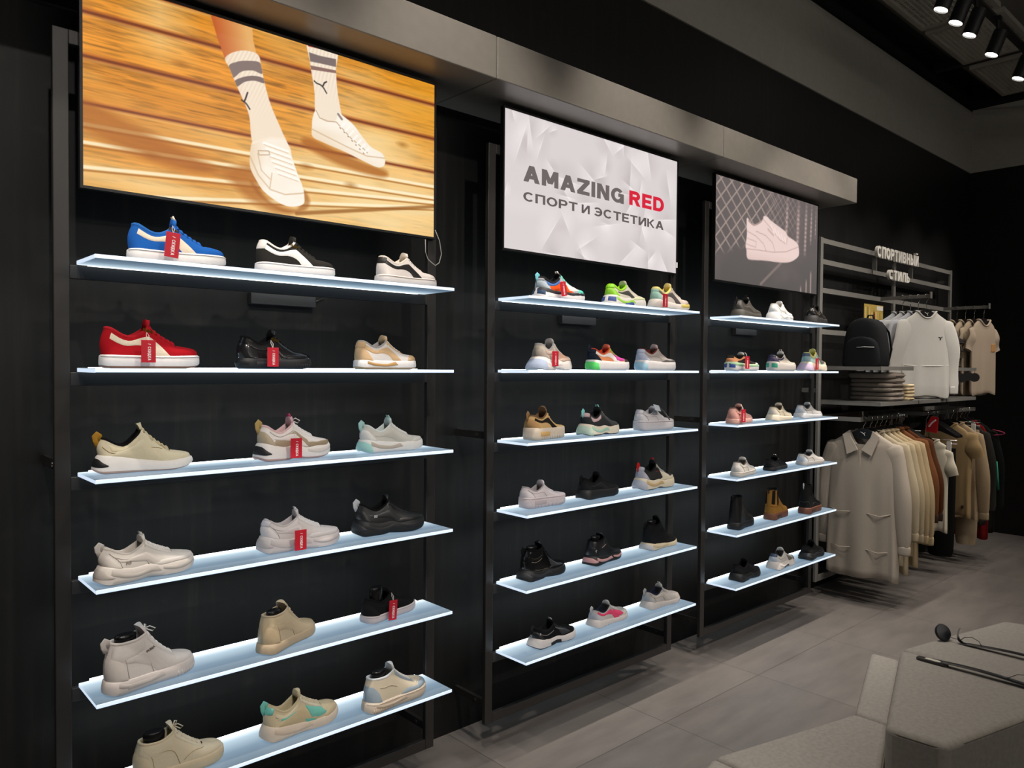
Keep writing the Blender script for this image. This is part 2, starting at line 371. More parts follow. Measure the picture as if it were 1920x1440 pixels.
# ------------------------------------------------------------------ lit display frames, shelves, screens
steel_black = M('2a2827', 'paint', .38); rail_black = M('303031', 'paint', .36)
BAYN = ['left', 'middle', 'right']
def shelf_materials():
    # edge-lit acrylic light panel: LED fall-off from its back edge painted into emission
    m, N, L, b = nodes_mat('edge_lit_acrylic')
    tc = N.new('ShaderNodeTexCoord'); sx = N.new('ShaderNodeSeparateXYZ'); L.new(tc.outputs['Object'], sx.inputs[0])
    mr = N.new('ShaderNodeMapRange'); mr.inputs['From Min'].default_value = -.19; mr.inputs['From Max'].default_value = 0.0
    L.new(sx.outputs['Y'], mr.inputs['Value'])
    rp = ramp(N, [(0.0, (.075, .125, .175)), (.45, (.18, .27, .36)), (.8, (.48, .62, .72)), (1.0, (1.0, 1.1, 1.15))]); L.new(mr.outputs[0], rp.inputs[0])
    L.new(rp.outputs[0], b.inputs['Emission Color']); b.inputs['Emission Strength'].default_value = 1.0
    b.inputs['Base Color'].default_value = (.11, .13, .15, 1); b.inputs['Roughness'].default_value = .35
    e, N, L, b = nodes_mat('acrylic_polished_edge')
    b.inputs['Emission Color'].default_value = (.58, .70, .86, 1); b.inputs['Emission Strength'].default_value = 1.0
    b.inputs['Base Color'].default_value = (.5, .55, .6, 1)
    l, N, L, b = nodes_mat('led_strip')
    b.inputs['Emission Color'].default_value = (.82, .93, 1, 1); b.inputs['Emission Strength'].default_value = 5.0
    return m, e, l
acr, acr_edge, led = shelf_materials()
ORD = ['top', 'second', 'third', 'fourth', 'fifth', 'bottom']
for b_ in range(3):
    x0 = X_BAY+b_*BAY_PITCH; x1 = x0+BAY_W
    f = thing('display_frame', 'black steel wall frame carrying the %s bay of glowing shoe shelves' % BAYN[b_], 'display frame', (x0, Y_FRAME, 0), 0, 'shoe display frames')
    W = BAY_W; zt, zb = 2.54, .109
    for xx in (0, W-.04):
        MB().box(xx, xx+.04, 0, .02, zb, zt).build('post', steel_black, f, bevel=.002)
    MB().box(.0401, W-.0401, 0, .02, zb, zb+.04).build('bottom_rail', steel_black, f, bevel=.002)
    MB().box(.0401, W-.0401, 0, .02, zt-.04, zt).build('top_rail', steel_black, f, bevel=.002)
    for zz in SHELF_Z:
        MB().box(.0401, W-.0401, 0, .02, zz-.0505, zz-.0125).build('cross_rail', rail_black, f, bevel=.0015)
    for xx in (.012, W-.028):
        for zz in (.175, 1.31):
            wb = MB().box(xx, xx+.016, .02, Y_WALL-Y_FRAME-.0006, zz, zz+.03).build('wall_bracket', steel_black, f)
            MB().cyl((xx-.0008, .080, zz+.015), (xx-.004, .080, zz+.015), .007, 10).build('bracket_screw', M('a8a6a2', 'steel'), wb)
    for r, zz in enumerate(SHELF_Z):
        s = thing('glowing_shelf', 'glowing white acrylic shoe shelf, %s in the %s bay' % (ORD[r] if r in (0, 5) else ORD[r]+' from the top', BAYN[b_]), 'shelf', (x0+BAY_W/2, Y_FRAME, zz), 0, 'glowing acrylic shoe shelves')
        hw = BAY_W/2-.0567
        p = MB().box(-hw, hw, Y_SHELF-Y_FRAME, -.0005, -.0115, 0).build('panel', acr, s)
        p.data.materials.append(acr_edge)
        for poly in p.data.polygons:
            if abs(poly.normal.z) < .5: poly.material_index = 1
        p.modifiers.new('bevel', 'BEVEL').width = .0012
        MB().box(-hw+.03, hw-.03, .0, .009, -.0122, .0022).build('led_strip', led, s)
    pb = thing('led_driver_box', 'black LED driver box on the wall under the top shelf of the %s bay' % BAYN[b_], 'driver box', (x0+.77, Y_WALL, 1.85), 0, 'LED driver boxes')
    MB().box(-.125, .125, -.032, -.0005, -.02, .02).build('case', rail_black, pb, bevel=.003)
    MB().tube([(.125, -.015, 0), (.15, -.012, .012), (.17, -.01, .02), (.18, -.008, .05)], .003, 6).build('lead', steel_black, pb, smooth=True)

# ---- pictures on the three screens (the screens are lit panels: colour attribute -> emission)
class Painter:
    def __init__(s, nu, nv, asp):
        s.nu, s.nv, s.asp = nu, nv, asp
        u = np.linspace(0, 1, nu+1); v = np.linspace(0, 1, nv+1)
        s.U, s.V = np.meshgrid(u, v); s.C = np.zeros(s.U.shape+(3,)); s.px = 1.0/nv
    def fill(s, rgb): s.C[:] = np.array(rgb)
    def cr(s, pts, n=8):
        P = np.array(pts, float); m = len(P); out = []
        for i in range(m):
            a, b, c, d = P[(i-1) % m], P[i], P[(i+1) % m], P[(i+2) % m]
            for k in range(n):
                t = k/n; out.append(.5*((2*b)+(c-a)*t+(2*a-5*b+4*c-d)*t*t+(3*b-3*c+d-a)*t**3))
        return np.array(out)
    def segdist(s, P, Q):
        px, py = s.U*s.asp, s.V; ax, ay = P[0]*s.asp, P[1]; bx, by = Q[0]*s.asp, Q[1]
        dx, dy = bx-ax, by-ay; t = np.clip(((px-ax)*dx+(py-ay)*dy)/(dx*dx+dy*dy+1e-12), 0, 1)
        return np.hypot(px-ax-t*dx, py-ay-t*dy), t
    def mask(s, pts, smooth=True, soft=1.0):
        P = s.cr(pts) if smooth else np.array(pts, float)
        ins = np.zeros(s.U.shape, bool); D = np.full(s.U.shape, 9.0); n = len(P)
        for i in range(n):
            (x1, y1), (x2, y2) = P[i], P[(i+1) % n]
            c = ((y1 > s.V) != (y2 > s.V)); 
            with np.errstate(divide='ignore', invalid='ignore'): xi = (x2-x1)*(s.V-y1)/(y2-y1+1e-12)+x1
            ins ^= c & (s.U < xi)
            D = np.minimum(D, s.segdist(P[i], P[(i+1) % n])[0])
        return np.clip(.5+np.where(ins, D, -D)/(soft*s.px), 0, 1)
    def blend(s, m, rgb):
        rgb = np.array(rgb) if not isinstance(rgb, np.ndarray) else rgb
        s.C = s.C*(1-m[..., None])+rgb*m[..., None]
    def line(s, pts, w, rgb, a=1.0, soft=1.0):
        D = np.full(s.U.shape, 9.0)
        for P, Q in zip(pts[:-1], pts[1:]): D = np.minimum(D, s.segdist(P, Q)[0])
        s.blend(np.clip(.5+(w/2-D)/(soft*s.px), 0, 1)*a, rgb)
    def noise(s, fu, fv, seed, octv=4):
        rng = np.random.RandomState(seed); out = np.zeros(s.U.shape); amp = 1; tot = 0
        for o in range(octv):
            gu, gv = int(fu*2**o)+2, int(fv*2**o)+2; g = rng.rand(gv+1, gu+1)
            x = s.U*(gu-1); y = s.V*(gv-1); i = x.astype(int); j = y.astype(int); a = x-i; b = y-j
            a = a*a*(3-2*a); b = b*b*(3-2*b)
            out += amp*((g[j, i]*(1-a)+g[j, i+1]*a)*(1-b)+(g[j+1, i]*(1-a)+g[j+1, i+1]*a)*b); tot += amp; amp *= .5
        return out/tot
    def mesh(s, name, w, h, mat, parent):
        m = MB(); vs = np.stack([(s.U-.5)*w, np.zeros_like(s.U), (s.V-.5)*h], -1).reshape(-1, 3)
        me = bpy.data.meshes.new(name); nu, nv = s.nu, s.nv
        idx = np.arange((nu+1)*(nv+1)).reshape(nv+1, nu+1)
        q = np.stack([idx[:-1, :-1], idx[:-1, 1:], idx[1:, 1:], idx[1:, :-1]], -1).reshape(-1, 4)
        me.from_pydata(vs.tolist(), [], q.tolist()); me.update()
        ca = me.color_attributes.new('picture', 'FLOAT_COLOR', 'POINT')
        C = np.clip(s.C, 0, 1); C = np.where(C <= .04045, C/12.92, ((C+.055)/1.055)**2.4)
        ca.data.foreach_set('color', np.concatenate([C, np.ones(C.shape[:2]+(1,))], -1).astype(np.float32).ravel())
        me.materials.append(mat); o = bpy.data.objects.new(name, me); COL.objects.link(o); o.parent = parent
        return o
scr_mat, N_, L_n, b_s = nodes_mat('screen_picture')
at_ = N_.new('ShaderNodeAttribute'); at_.attribute_name = 'picture'
L_n.new(at_.outputs['Color'], b_s.inputs['Emission Color']); b_s.inputs['Emission Strength'].default_value = 1.0
b_s.inputs['Base Color'].default_value = (.004, .004, .004, 1); b_s.inputs['Roughness'].default_value = .35
SW, SH = 1.21, .5816
def rgb(h): return [int(h[i:i+2], 16)/255 for i in (0, 2, 4)]
def screen(bay, label, P):
    x = X_BAY+bay*BAY_PITCH+.0701+SW/2; z = 2.1116+SH/2
    t = thing('wall_screen', label, 'screen', (x, 2.389, z), 0, 'advertising screens')
    b = .008; d = 0.017
    fr = MB(); a, c = SW/2, SH/2
    fr.box(-a-b, a+b, .0008, d, -c-b, c+b)
    fr.box(-a-b, a+b, -.003, .0007, c, c+b).box(-a-b, a+b, -.003, .0007, -c-b, -c).box(-a-b, -a, -.003, .0007, -c, c).box(a, a+b, -.003, .0007, -c, c)
    fr.build('bezel', M('0c0c0d', 'plain', .4), t)
    MB().box(-.3, .3, d, d+.16, -.18, .085).build('back_mount', M('0c0c0d', 'plain', .6), t)
    P.mesh('picture', SW, SH, scr_mat, t)
    return t
# picture one: feet in white sneakers on sunlit planks
P = Painter(600, 288, SW/SH)
U, V = P.U, P.V
n1 = P.noise(5, 26, 3, 5); n2 = P.noise(3, 5, 8, 3); n3 = P.noise(14, 90, 5, 3)
n4 = P.noise(7, 160, 15, 2)
base = np.array(rgb('e8952c'))*(.86+.26*n1[..., None]); base = base*(1-.30*np.clip((n3-.5)*3, 0, 1)[..., None])*(1-.10*np.clip((n4-.45)*3, 0, 1)[..., None])
light = np.clip((n2-.42)*2.4, 0, 1)*.50+np.clip(1-np.hypot((U-.88)*1.2, V-.22)*1.5, 0, 1)*.75
light = np.clip(light+np.clip((.50-V)*2.2, 0, 1)*.22+np.clip(.5-abs(U-.17)*5, 0, .5)*np.clip((V-.62)*6, 0, 1), 0, .88)
P.C = base*(1-light[..., None])+np.array(rgb('fbdfa6'))*light[..., None]
oran = np.clip(1.0-abs(U-.05-.55*(.45-V)*(V < .62))*4, 0, 1)*np.clip((.60-V)*3, 0, 1)*np.clip((V-.05)*6, 0, 1)
P.blend(np.clip(oran, 0, 1)*.6, rgb('c06f18')); P.blend(np.clip((U-.70)*4, 0, 1)*np.clip((V-.45)*3, 0, 1)*.6, rgb('e39a1e'))
for v0, v1, w in ((.99, 1.05, .011), (.828, .872, .016), (.617, .648, .016), (.393, .428, .012)):
    P.line([(-.02, v0-.012), (1.02, v1-.012)], .012, rgb('f9d287'), .6, 4)
    P.line([(-.02, v0), (1.02, v1)], w*2.0, rgb('9c4615'), .65, 4); P.line([(-.02, v0), (1.02, v1)], w*.8, rgb('6b2c0c'), .85, 2)
for v0, v1 in ((.292, .335), (.205, .262), (.085, .233), (-.05, .20)):
    P.line([(-.02, v0), (1.02, v1)], .018, rgb('fff1cc'), .85, 2); P.line([(-.02, v0-.016), (1.02, v1-.016)], .009, rgb('9c5a14'), .75, 2)
P.line([(.53, .02), (1.02, .21)], .022, rgb('8f5212'), .75, 3)
for k, (a, c) in enumerate(((.56, .30), (.70, .24), (.88, .56), (.22, .70), (.70, .50), (.15, .20))):
    P.blend(np.clip(1-np.hypot((U-a)*2.08, (V-c)*2.4)*16, 0, 1)*.6, rgb('96560f'))
sh = P.mask([(.40, .25), (.44, .09), (.52, .03), (.47, .0), (.39, .06), (.30, .20), (.12, .33), (-.02, .42), (-.02, .28), (.25, .15)], soft=14); P.blend(sh*.65, rgb('a4570f'))
P.blend(P.mask([(.57, .47), (.70, .41), (.82, .37), (.80, .325), (.66, .35), (.55, .42)], soft=9)*.75, rgb('a3560f'))
P.blend(P.mask([(.55, .16), (.57, .10), (.55, .04), (.49, .02), (.42, .09), (.40, .16), (.46, .05), (.53, .045)], soft=6)*.6, rgb('9a500f'))
skin = P.mask([(.285, 1.05), (.40, 1.05), (.406, .93), (.415, .86), (.375, .83), (.330, .79), (.311, .885)], smooth=False)
gx = np.clip((U-.30-(1-V)*.10)/.085, 0, 1)[..., None]
P.blend(skin, np.array(rgb('c4602c'))*(1-gx)+np.array(rgb('e8b06a'))*gx)
def cat(pts, k=1.0):
    for seg in pts: P.line(seg, .0085*k, rgb('2e2b2c'), 1)
def shade(mask, ca, cb, f):
    f = np.clip(f, 0, 1)[..., None]; P.blend(mask, np.array(rgb(ca))*(1-f)+np.array(rgb(cb))*f)
s1 = P.mask([(.330, .79), (.350, .835), (.385, .866), (.419, .862), (.428, .80), (.437, .717), (.455, .602), (.487, .47), (.50, .40), (.45, .36), (.405, .37), (.393, .525), (.361, .661), (.342, .745)])
shade(s1, 'fdf0de', 'e9d0b4', .5+.5*np.sin(U*620-V*140)*np.clip((V-.5)*4, 0, 1)*.55+(.40-U)*0)
P.blend(s1*np.clip((.37+(.8-V)*.12-U)*14, 0, 1)*.25, rgb('d7a878'))
P.blend(P.mask([(.340, .757), (.36, .79), (.387, .812), (.424, .822), (.430, .765), (.405, .768), (.375, .747), (.350, .70)])*s1, rgb('84726c'))
P.blend(P.mask([(.353, .68), (.375, .715), (.405, .74), (.433, .742), (.436, .715), (.41, .715), (.383, .695), (.360, .655)])*s1, rgb('7d6a66'))
s2 = P.mask([(.563, 1.05), (.651, 1.05), (.651, .90), (.656, .78), (.667, .67), (.671, .60), (.62, .575), (.588, .61), (.583, .751), (.570, .90)])
shade(s2, 'fdf1e0', 'ead3b9', .5+.5*np.sin(U*560-V*60)*np.clip((V-.68)*5, 0, 1)*.55)
P.blend(P.mask([(.566, .963), (.60, .962), (.651, .972), (.651, .925), (.60, .918), (.570, .912)], smooth=False)*s2, rgb('7f6f6c'))
P.blend(P.mask([(.57, .89), (.651, .905), (.651, .888), (.573, .867)], smooth=False)*s2, rgb('8a6a62'))
P.blend(P.mask([(.56, 1.03), (.655, 1.03), (.655, 1.012), (.564, .995)], smooth=False)*s2, rgb('c2402c'))
cat([[(.390, .640), (.384, .600), (.380, .585), (.374, .592)], [(.380, .588), (.388, .575), (.396, .553)]])
cat([[(.583, .806), (.590, .797), (.600, .795), (.609, .788), (.614, .812), (.621, .822)], [(.606, .790), (.613, .778), (.621, .755)]])
for pts, sole, dx in (([(.401, .368), (.414, .386), (.453, .423), (.491, .431), (.511, .384), (.515, .344), (.531, .256), (.547, .185), (.553, .127), (.549, .078), (.513, .054), (.479, .065), (.436, .114), (.416, .164), (.399, .224), (.396, .28)], [(.396, .297), (.42, .199), (.453, .132), (.496, .117), (.552, .144)], 0),
                      ([(.578, .593), (.589, .638), (.612, .588), (.65, .609), (.657, .661), (.674, .647), (.708, .609), (.738, .55), (.769, .499), (.805, .477), (.817, .44), (.813, .401), (.79, .383), (.738, .405), (.679, .435), (.612, .461), (.578, .481), (.576, .541)], [(.576, .524), (.626, .498), (.689, .466), (.754, .438), (.816, .449)], 1)):
    mk = P.mask(pts); shade(mk, 'fff8ec', 'e2c29a', .15+.4*(P.noise(6, 12, 21+dx, 2)-.5)+(np.clip((.44-U)*12, 0, 1)*.9 if dx == 0 else np.clip((.52-V+.9*(.70-U))*5, 0, 1)*.6))
    D = np.full(U.shape, 9.0)
    for a, c in zip(sole[:-1], sole[1:]): D = np.minimum(D, P.segdist(a, c)[0])
    P.blend(np.clip(.5+(.004-D)/P.px, 0, 1)*mk*.7, rgb('cfae88'))
    if dx == 0:
        for k in range(6):
            y = .385-.03*k; P.line([(.435+.008*k, y), (.505+.006*k, y-.02)], .014, rgb('fffaf0'), 1); P.line([(.435+.008*k, y-.01), (.505+.006*k, y-.03)], .004, rgb('d0ae88'), .8)
        P.line([(.418, .32), (.428, .23), (.452, .19)], .005, rgb('c9a57e'), .8); P.line([(.458, .225), (.452, .14)], .005, rgb('caa880'), .8); P.line([(.419, .335), (.449, .345), (.452, .325), (.422, .312), (.419, .335)], .005, rgb('b89a78'), .9)
        P.line([(.405, .372), (.45, .42), (.49, .432)], .012, rgb('f7e6cf'), 1)
    else:
        P.line([(.589, .636), (.60, .60), (.625, .592), (.652, .60), (.668, .575), (.70, .525), (.745, .475), (.756, .458)], .006, rgb('b99a78'), .9)
        for k in range(7):
            P.line([(.668+.013*k, .578-.020*k), (.682+.013*k, .612-.021*k)], .011, rgb('fffaf2'), 1)
            P.line([(.664+.013*k, .572-.020*k), (.666+.013*k, .569-.020*k)], .006, rgb('8c7458'), 1)
        P.line([(.658, .65), (.67, .625)], .014, rgb('8d8078'), 1)
screen(0, 'left wall screen showing feet in white sneakers on golden wooden planks', P)
# picture two: crumpled paper with slogan
P = Painter(330, 158, SW/SH); U, V = P.U, P.V
rngc = np.random.RandomState(7); P.fill(rgb('dbd2d2')); acc = np.zeros(U.shape); n = P.noise(10, 6, 4, 4)
for k in range(46):   # facetted folds: half-plane steps limited to patches
    cu, cv, an, rr = rngc.rand(), rngc.rand(), rngc.rand()*6.283, .06+.16*rngc.rand()
    du, dv = (U-cu)*P.asp, V-cv; d_ = du*math.cos(an)+dv*math.sin(an); l_ = -du*math.sin(an)+dv*math.cos(an)
    win = np.clip(1-np.hypot(d_*1.1, l_)/rr, 0, 1)
    acc += (np.clip(.5+d_/.006, 0, 1)-.5)*win*(.9+1.2*(n-.5))*rngc.choice([1, -1])
    P.C += (np.exp(-(d_/.004)**2)*win*.10)[..., None]
P.C += (acc*.12)[..., None]*np.array([1, 1.02, 1.02]); P.C = np.clip(P.C, .62, .975)
P.blend(np.clip(.5-abs(V-.33)*5, 0, .5)*.6, rgb('eae2e1'))
t2 = screen(1, 'middle wall screen with slogan lettering on white crumpled paper', P)
def scr_txt(body, u0, u1, v0, v1, h, tk=.27):
    em = bpy.data.materials.get('screen_ink_'+h)
    if em is None:
        em, N, L, b = nodes_mat('screen_ink_'+h); b.inputs['Emission Color'].default_value = lin(h)+(1,); b.inputs['Emission Strength'].default_value = 1; b.inputs['Base Color'].default_value = (0, 0, 0, 1)
    block_text('slogan_text', body, (u1-u0)*SW, (v1-v0)*SH, em, t2, (((u0+u1)/2-.5)*SW, -.0006, ((v0+v1)/2-.5)*SH), (PI/2, 0, 0), .0004, tk)
scr_txt('AMAZING', .09, .643, .510, .632, '6b6362'); scr_txt('RED', .677, .909, .518, .640, 'd8203a')
scr_txt('СПОРТ', .09, .371, .366, .435, '5f5757', .22); scr_txt('И', .394, .440, .366, .433, '5f5757', .22); scr_txt('ЭСТЕТИКА', .461, .908, .364, .436, '5f5757', .22)
# picture three: white platform sneaker before a wire fence
P = Painter(240, 115, SW/SH); U, V = P.U, P.V
P.fill(rgb('6a6260')); P.blend(np.clip(.75-V*1.1, 0, 1), rgb('575351')); P.blend(np.clip(P.noise(4, 3, 2, 3)-.45, 0, 1)*1.2, rgb('7d706d'))
fen = np.clip((V-.30-.55*(U-.17))*12, 0, 1)*np.clip((.62-U)*6, 0, 1)
a = (U*SW*1.0+V*SH*1.15); c_ = (U*SW*1.0-V*SH*1.15)
f_ = 9.2
ln_ = np.maximum(np.clip(1-abs(((a*f_) % 1)-.5)*9, 0, 1), np.clip(1-abs(((c_*f_) % 1)-.5)*9, 0, 1))
P.blend(fen*ln_*.75, rgb('c9b2a6'))
fen2 = np.clip((U-.40)*8, 0, 1)*np.clip((.84-U)*8, 0, 1)*np.clip((V-.55)*6, 0, 1)
ln2 = np.clip(1-abs(((a*16) % 1)-.5)*6, 0, 1)*.8+np.clip(1-abs(((c_*16) % 1)-.5)*6, 0, 1)*.6
P.blend(fen2*np.clip(ln2, 0, 1)*.6, rgb('b59a94'))
for u0, v0, w in ((.66, .42, .03), (.78, .36, .035), (.865, .38, .03), (.925, .52, .022), (.975, .60, .012)):
    wav = .5+.5*np.sin(V*130+u0*40); mk = np.clip(1-abs(U-u0-.02*(V-.7))/w*1.6, 0, 1)*np.clip((V-v0)*9, 0, 1)*np.clip((1.05-V)*4, .3, 1)
    P.blend(mk*(.35+.5*wav), rgb('d8b9b2'))
for u0, v1 in ((.88, .16), (.93, .26), (.82, .08)):
    P.blend(np.clip(1-abs(U-u0)/.012, 0, 1)*np.clip((v1-V)*20, 0, 1)*.7, rgb('cfb0a4'))
P.line([(.41, .02), (.61, .28)], .03, rgb('8f7f79'), .8, 2)
mk = P.mask([(.271, .65), (.289, .655), (.305, .628), (.338, .615), (.378, .64), (.423, .692), (.427, .72), (.46, .73), (.503, .697), (.609, .643), (.654, .617), (.673, .58), (.747, .546), (.785, .508), (.796, .414), (.769, .36), (.704, .309), (.614, .283), (.441, .269), (.318, .252), (.28, .266), (.273, .344), (.265, .377), (.275, .502)])
f = np.clip((.6-V)*1.5+(U-.5)*.5, 0, 1)[..., None]
P.blend(mk, np.array(rgb('ecd3cc'))*(1-f*.0)+0*f)
P.blend(mk*np.clip((.36-V)*10, 0, 1)*.6, rgb('d9bdb6')); P.blend(mk*P.mask([(.28, .64), (.30, .62), (.34, .60), (.40, .645), (.42, .69), (.37, .655), (.335, .635), (.305, .645)])*.9, rgb('a88f89'))
for pts in ([(.269, .352), (.382, .364), (.525, .373), (.657, .407), (.79, .49)], [(.28, .53), (.36, .50), (.43, .44), (.46, .37)], [(.36, .55), (.45, .53), (.52, .47), (.545, .385)], [(.425, .69), (.50, .62), (.59, .52), (.66, .49), (.67, .56)], [(.47, .595), (.53, .545), (.525, .56), (.47, .61)]):
    P.line(pts, .007, rgb('b3958e'), .9)
for k in range(5): P.line([(.50+.035*k, .655-.025*k), (.535+.03*k, .575-.02*k)], .014, rgb('fbe9e2'), 1)
P.line([(.27, .40), (.36, .385), (.362, .445), (.275, .46)], .006, rgb('b3958e'), .9)
screen(2, 'right wall screen showing a white platform sneaker before a wire fence', P)
# small things on the screens
tag(MB().box(-.006, .006, -.0012, 0, -.014, .014).build('white_sticker', M('e8e4e2', 'card')), 'small white sticker on the lower right edge of the middle wall screen', 'sticker')
bpy.data.objects['white_sticker'].location = (X_BAY+BAY_PITCH+.0701+SW+.0035, 2.3858, 2.155)
cb = MB().tube([(1.766, 2.385, 2.14), (1.786, 2.383, 2.10), (1.795, 2.382, 2.05), (1.785, 2.383, 2.015), (1.768, 2.384, 2.003), (1.752, 2.385, 2.012), (1.733, 2.386, 2.025), (1.722, 2.386, 2.05), (1.721, 2.386, 2.098)], .0018, 6).build('screen_cable', M('a9a6a2', 'plain'), smooth=True)
tag(cb, 'thin grey cable looping below the lower right corner of the left screen', 'cable')
# ------------------------------------------------------------------ shoes
# shoe coordinates are in shoe lengths: x heel 0 -> toe 1, y across, z up
PROF = {
 'low':   dict(st=[(0,.135),(.5,.13),(1,.14)], sb=[(0,.012),(.05,0),(.80,0),(.93,.012),(1,.04)], fl=.0, hz=.405, dz=.315, cx=.45, cz=.425, vx=.73, vz=.245, tz=.21, tip=(.455,.50), W=.185),
 'run':   dict(st=[(0,.185),(.12,.165),(.35,.135),(.6,.115),(.85,.125),(1,.15)], sb=[(0,.03),(.07,0),(.70,0),(.88,.018),(1,.075)], fl=.035, hz=.40, dz=.30, cx=.44, cz=.425, vx=.74, vz=.235, tz=.195, tip=(.44,.50), W=.185),
 'chunk': dict(st=[(0,.225),(.12,.20),(.30,.165),(.45,.18),(.6,.15),(.75,.165),(.9,.16),(1,.19)], sb=[(0,.03),(.07,0),(.32,0),(.47,.022),(.58,0),(.75,0),(.9,.02),(1,.08)], fl=.045, hz=.43, dz=.335, cx=.44, cz=.455, vx=.74, vz=.27, tz=.225, tip=(.43,.53), W=.19),
 'high':  dict(st=[(0,.165),(.5,.155),(1,.165)], sb=[(0,.012),(.05,0),(.80,0),(.93,.012),(1,.04)], fl=.01, hz=.59, dz=.58, cx=.415, cz=.63, vx=.73, vz=.275, tz=.225, tip=(.36,.73), W=.185),
 'chel':  dict(st=[(0,.175),(.5,.165),(1,.175)], sb=[(0,.012),(.05,0),(.36,0),(.40,.015),(.46,.0),(.80,0),(.93,.012),(1,.04)], fl=.01, hz=.76, dz=.735, cx=.40, cz=.76, vx=.72, vz=.31, tz=.245, tip=(.40,.76), W=.185),
}
OVL = {  # overlays in (s, v) of the upper: front/top edge A, rear/bottom edge B
 'stripe':  ([(.115,.86),(.27,.77),(.41,.66),(.52,.46),(.60,.0)], [(.115,.64),(.26,.52),(.385,.38),(.465,.20),(.505,.0)]),
 'stripe2': ([(.20,.62),(.32,.60),(.44,.50),(.53,.28),(.60,.0)], [(.20,.45),(.30,.38),(.38,.26),(.46,.12),(.50,.0)]),
 'heel':    ([(0,.70),(.10,.66),(.17,.50),(.23,.22),(.27,.0)], [(0,0),(.07,0),(.14,0),(.2,0),(.26,0)]),
 'heeltab': ([(0,.995),(.06,.99),(.115,.97)], [(0,.62),(.06,.62),(.115,.66)]),
 'toe':     ([(.66,.0),(.71,.42),(.80,.60),(.9,.66),(1,.68)], [(.70,0),(.77,0),(.86,0),(.93,0),(1,0)]),
 'mud':     ([(.48,.0),(.58,.26),(.72,.34),(.86,.40),(1,.42)], [(.54,0),(.65,0),(.77,0),(.88,0),(1,0)]),
 'eye':     ([(.445,.985),(.50,.99),(.58,.99),(.645,.985)], [(.44,.72),(.50,.70),(.58,.70),(.66,.80)]),
 'mid':     ([(.24,.52),(.36,.58),(.48,.56),(.57,.40)], [(.21,.04),(.34,.04),(.48,.04),(.60,.04)]),
 'quarter': ([(.14,.80),(.28,.78),(.40,.80)], [(.19,.42),(.30,.42),(.41,.50)]),
 'vamp':    ([(.66,.94),(.76,.97),(.88,.98),(1,.985)], [(.66,.45),(.76,.60),(.88,.66),(1,.69)]),
 'fore':    ([(.50,.66),(.57,.68),(.64,.76)], [(.54,.10),(.61,.14),(.69,.30)]),
 'collar':  ([(0,.995),(.12,.995),(.27,.995),(.425,.99)], [(0,.80),(.12,.78),(.27,.74),(.425,.80)]),
 'ankle':   ([(.04,.96),(.2,.95),(.38,.95)], [(.06,.56),(.2,.50),(.41,.56)]),
 'gore':    ([(.24,.95),(.30,.96),(.375,.96)], [(.26,.36),(.31,.30),(.375,.34)]),
 'gore2':   ([(.06,.95),(.12,.96),(.16,.96)], [(.06,.40),(.12,.38),(.16,.40)]),
}
ONAME = {'stripe': 'side_stripe', 'stripe2': 'side_stripe', 'heel': 'heel_counter', 'heeltab': 'heel_tab', 'toe': 'toe_cap', 'mud': 'mudguard', 'eye': 'eyestay', 'mid': 'side_panel',
         'quarter': 'quarter_panel', 'vamp': 'vamp_panel', 'fore': 'forefoot_panel', 'collar': 'collar_trim', 'ankle': 'ankle_panel', 'gore': 'elastic_gore', 'gore2': 'elastic_gore'}
SOV = {  # panels on the sole side in (s, l)
 'fin':  ([(0,.80),(.08,.78),(.16,.62),(.22,.48)], [(0,.28),(.08,.30),(.16,.36),(.22,.42)]),
 'wave': ([(.18,.90),(.30,.66),(.42,.60),(.52,.86)], [(.18,.60),(.30,.36),(.42,.30),(.55,.50)]),
 'fwave':([(.56,.86),(.66,.74),(.78,.84),(.9,.86)], [(.56,.62),(.66,.40),(.78,.50),(.9,.64)]),
 'heelpod': ([(0,.80),(.07,.80),(.13,.76),(.19,.66)], [(0,.05),(.07,.05),(.14,.05),(.22,.05)]),
 'band': ([(.02,.99),(.3,.97),(.6,.97),(.98,.98)], [(.02,.62),(.3,.60),(.6,.62),(.98,.66)]),
 'foreband': ([(.58,.97),(.75,.96),(.98,.97)], [(.58,.45),(.75,.40),(.98,.45)]),
 'block': ([(.26,.68),(.36,.68),(.46,.66)], [(.26,.30),(.36,.30),(.46,.30)]),
 'heelblock': ([(.03,.80),(.1,.80),(.17,.80)], [(.03,.35),(.1,.35),(.17,.35)]),
 'arch': ([(.36,.50),(.44,.56),(.52,.50)], [(.36,.16),(.44,.05),(.52,.14)]),
}
SNAME = {'fin': 'heel_clip', 'wave': 'sole_panel', 'fwave': 'sole_panel', 'heelpod': 'heel_pod', 'band': 'sole_band', 'foreband': 'sole_band', 'block': 'sole_plaque', 'heelblock': 'heel_pod', 'arch': 'arch_shank'}

def shape_w(t):
    m = _wm(t)
    if t < .13: m *= math.sqrt(max(0, 1-(1-t/.13)**2.3))
    if t > .66: m *= math.sqrt(max(0, 1-((t-.66)/.34)**2.5))
    return m
_wm = pchip([(0,.78),(.15,.80),(.38,.80),(.55,.88),(.70,1.0),(.80,1.03),(1,1.03)])

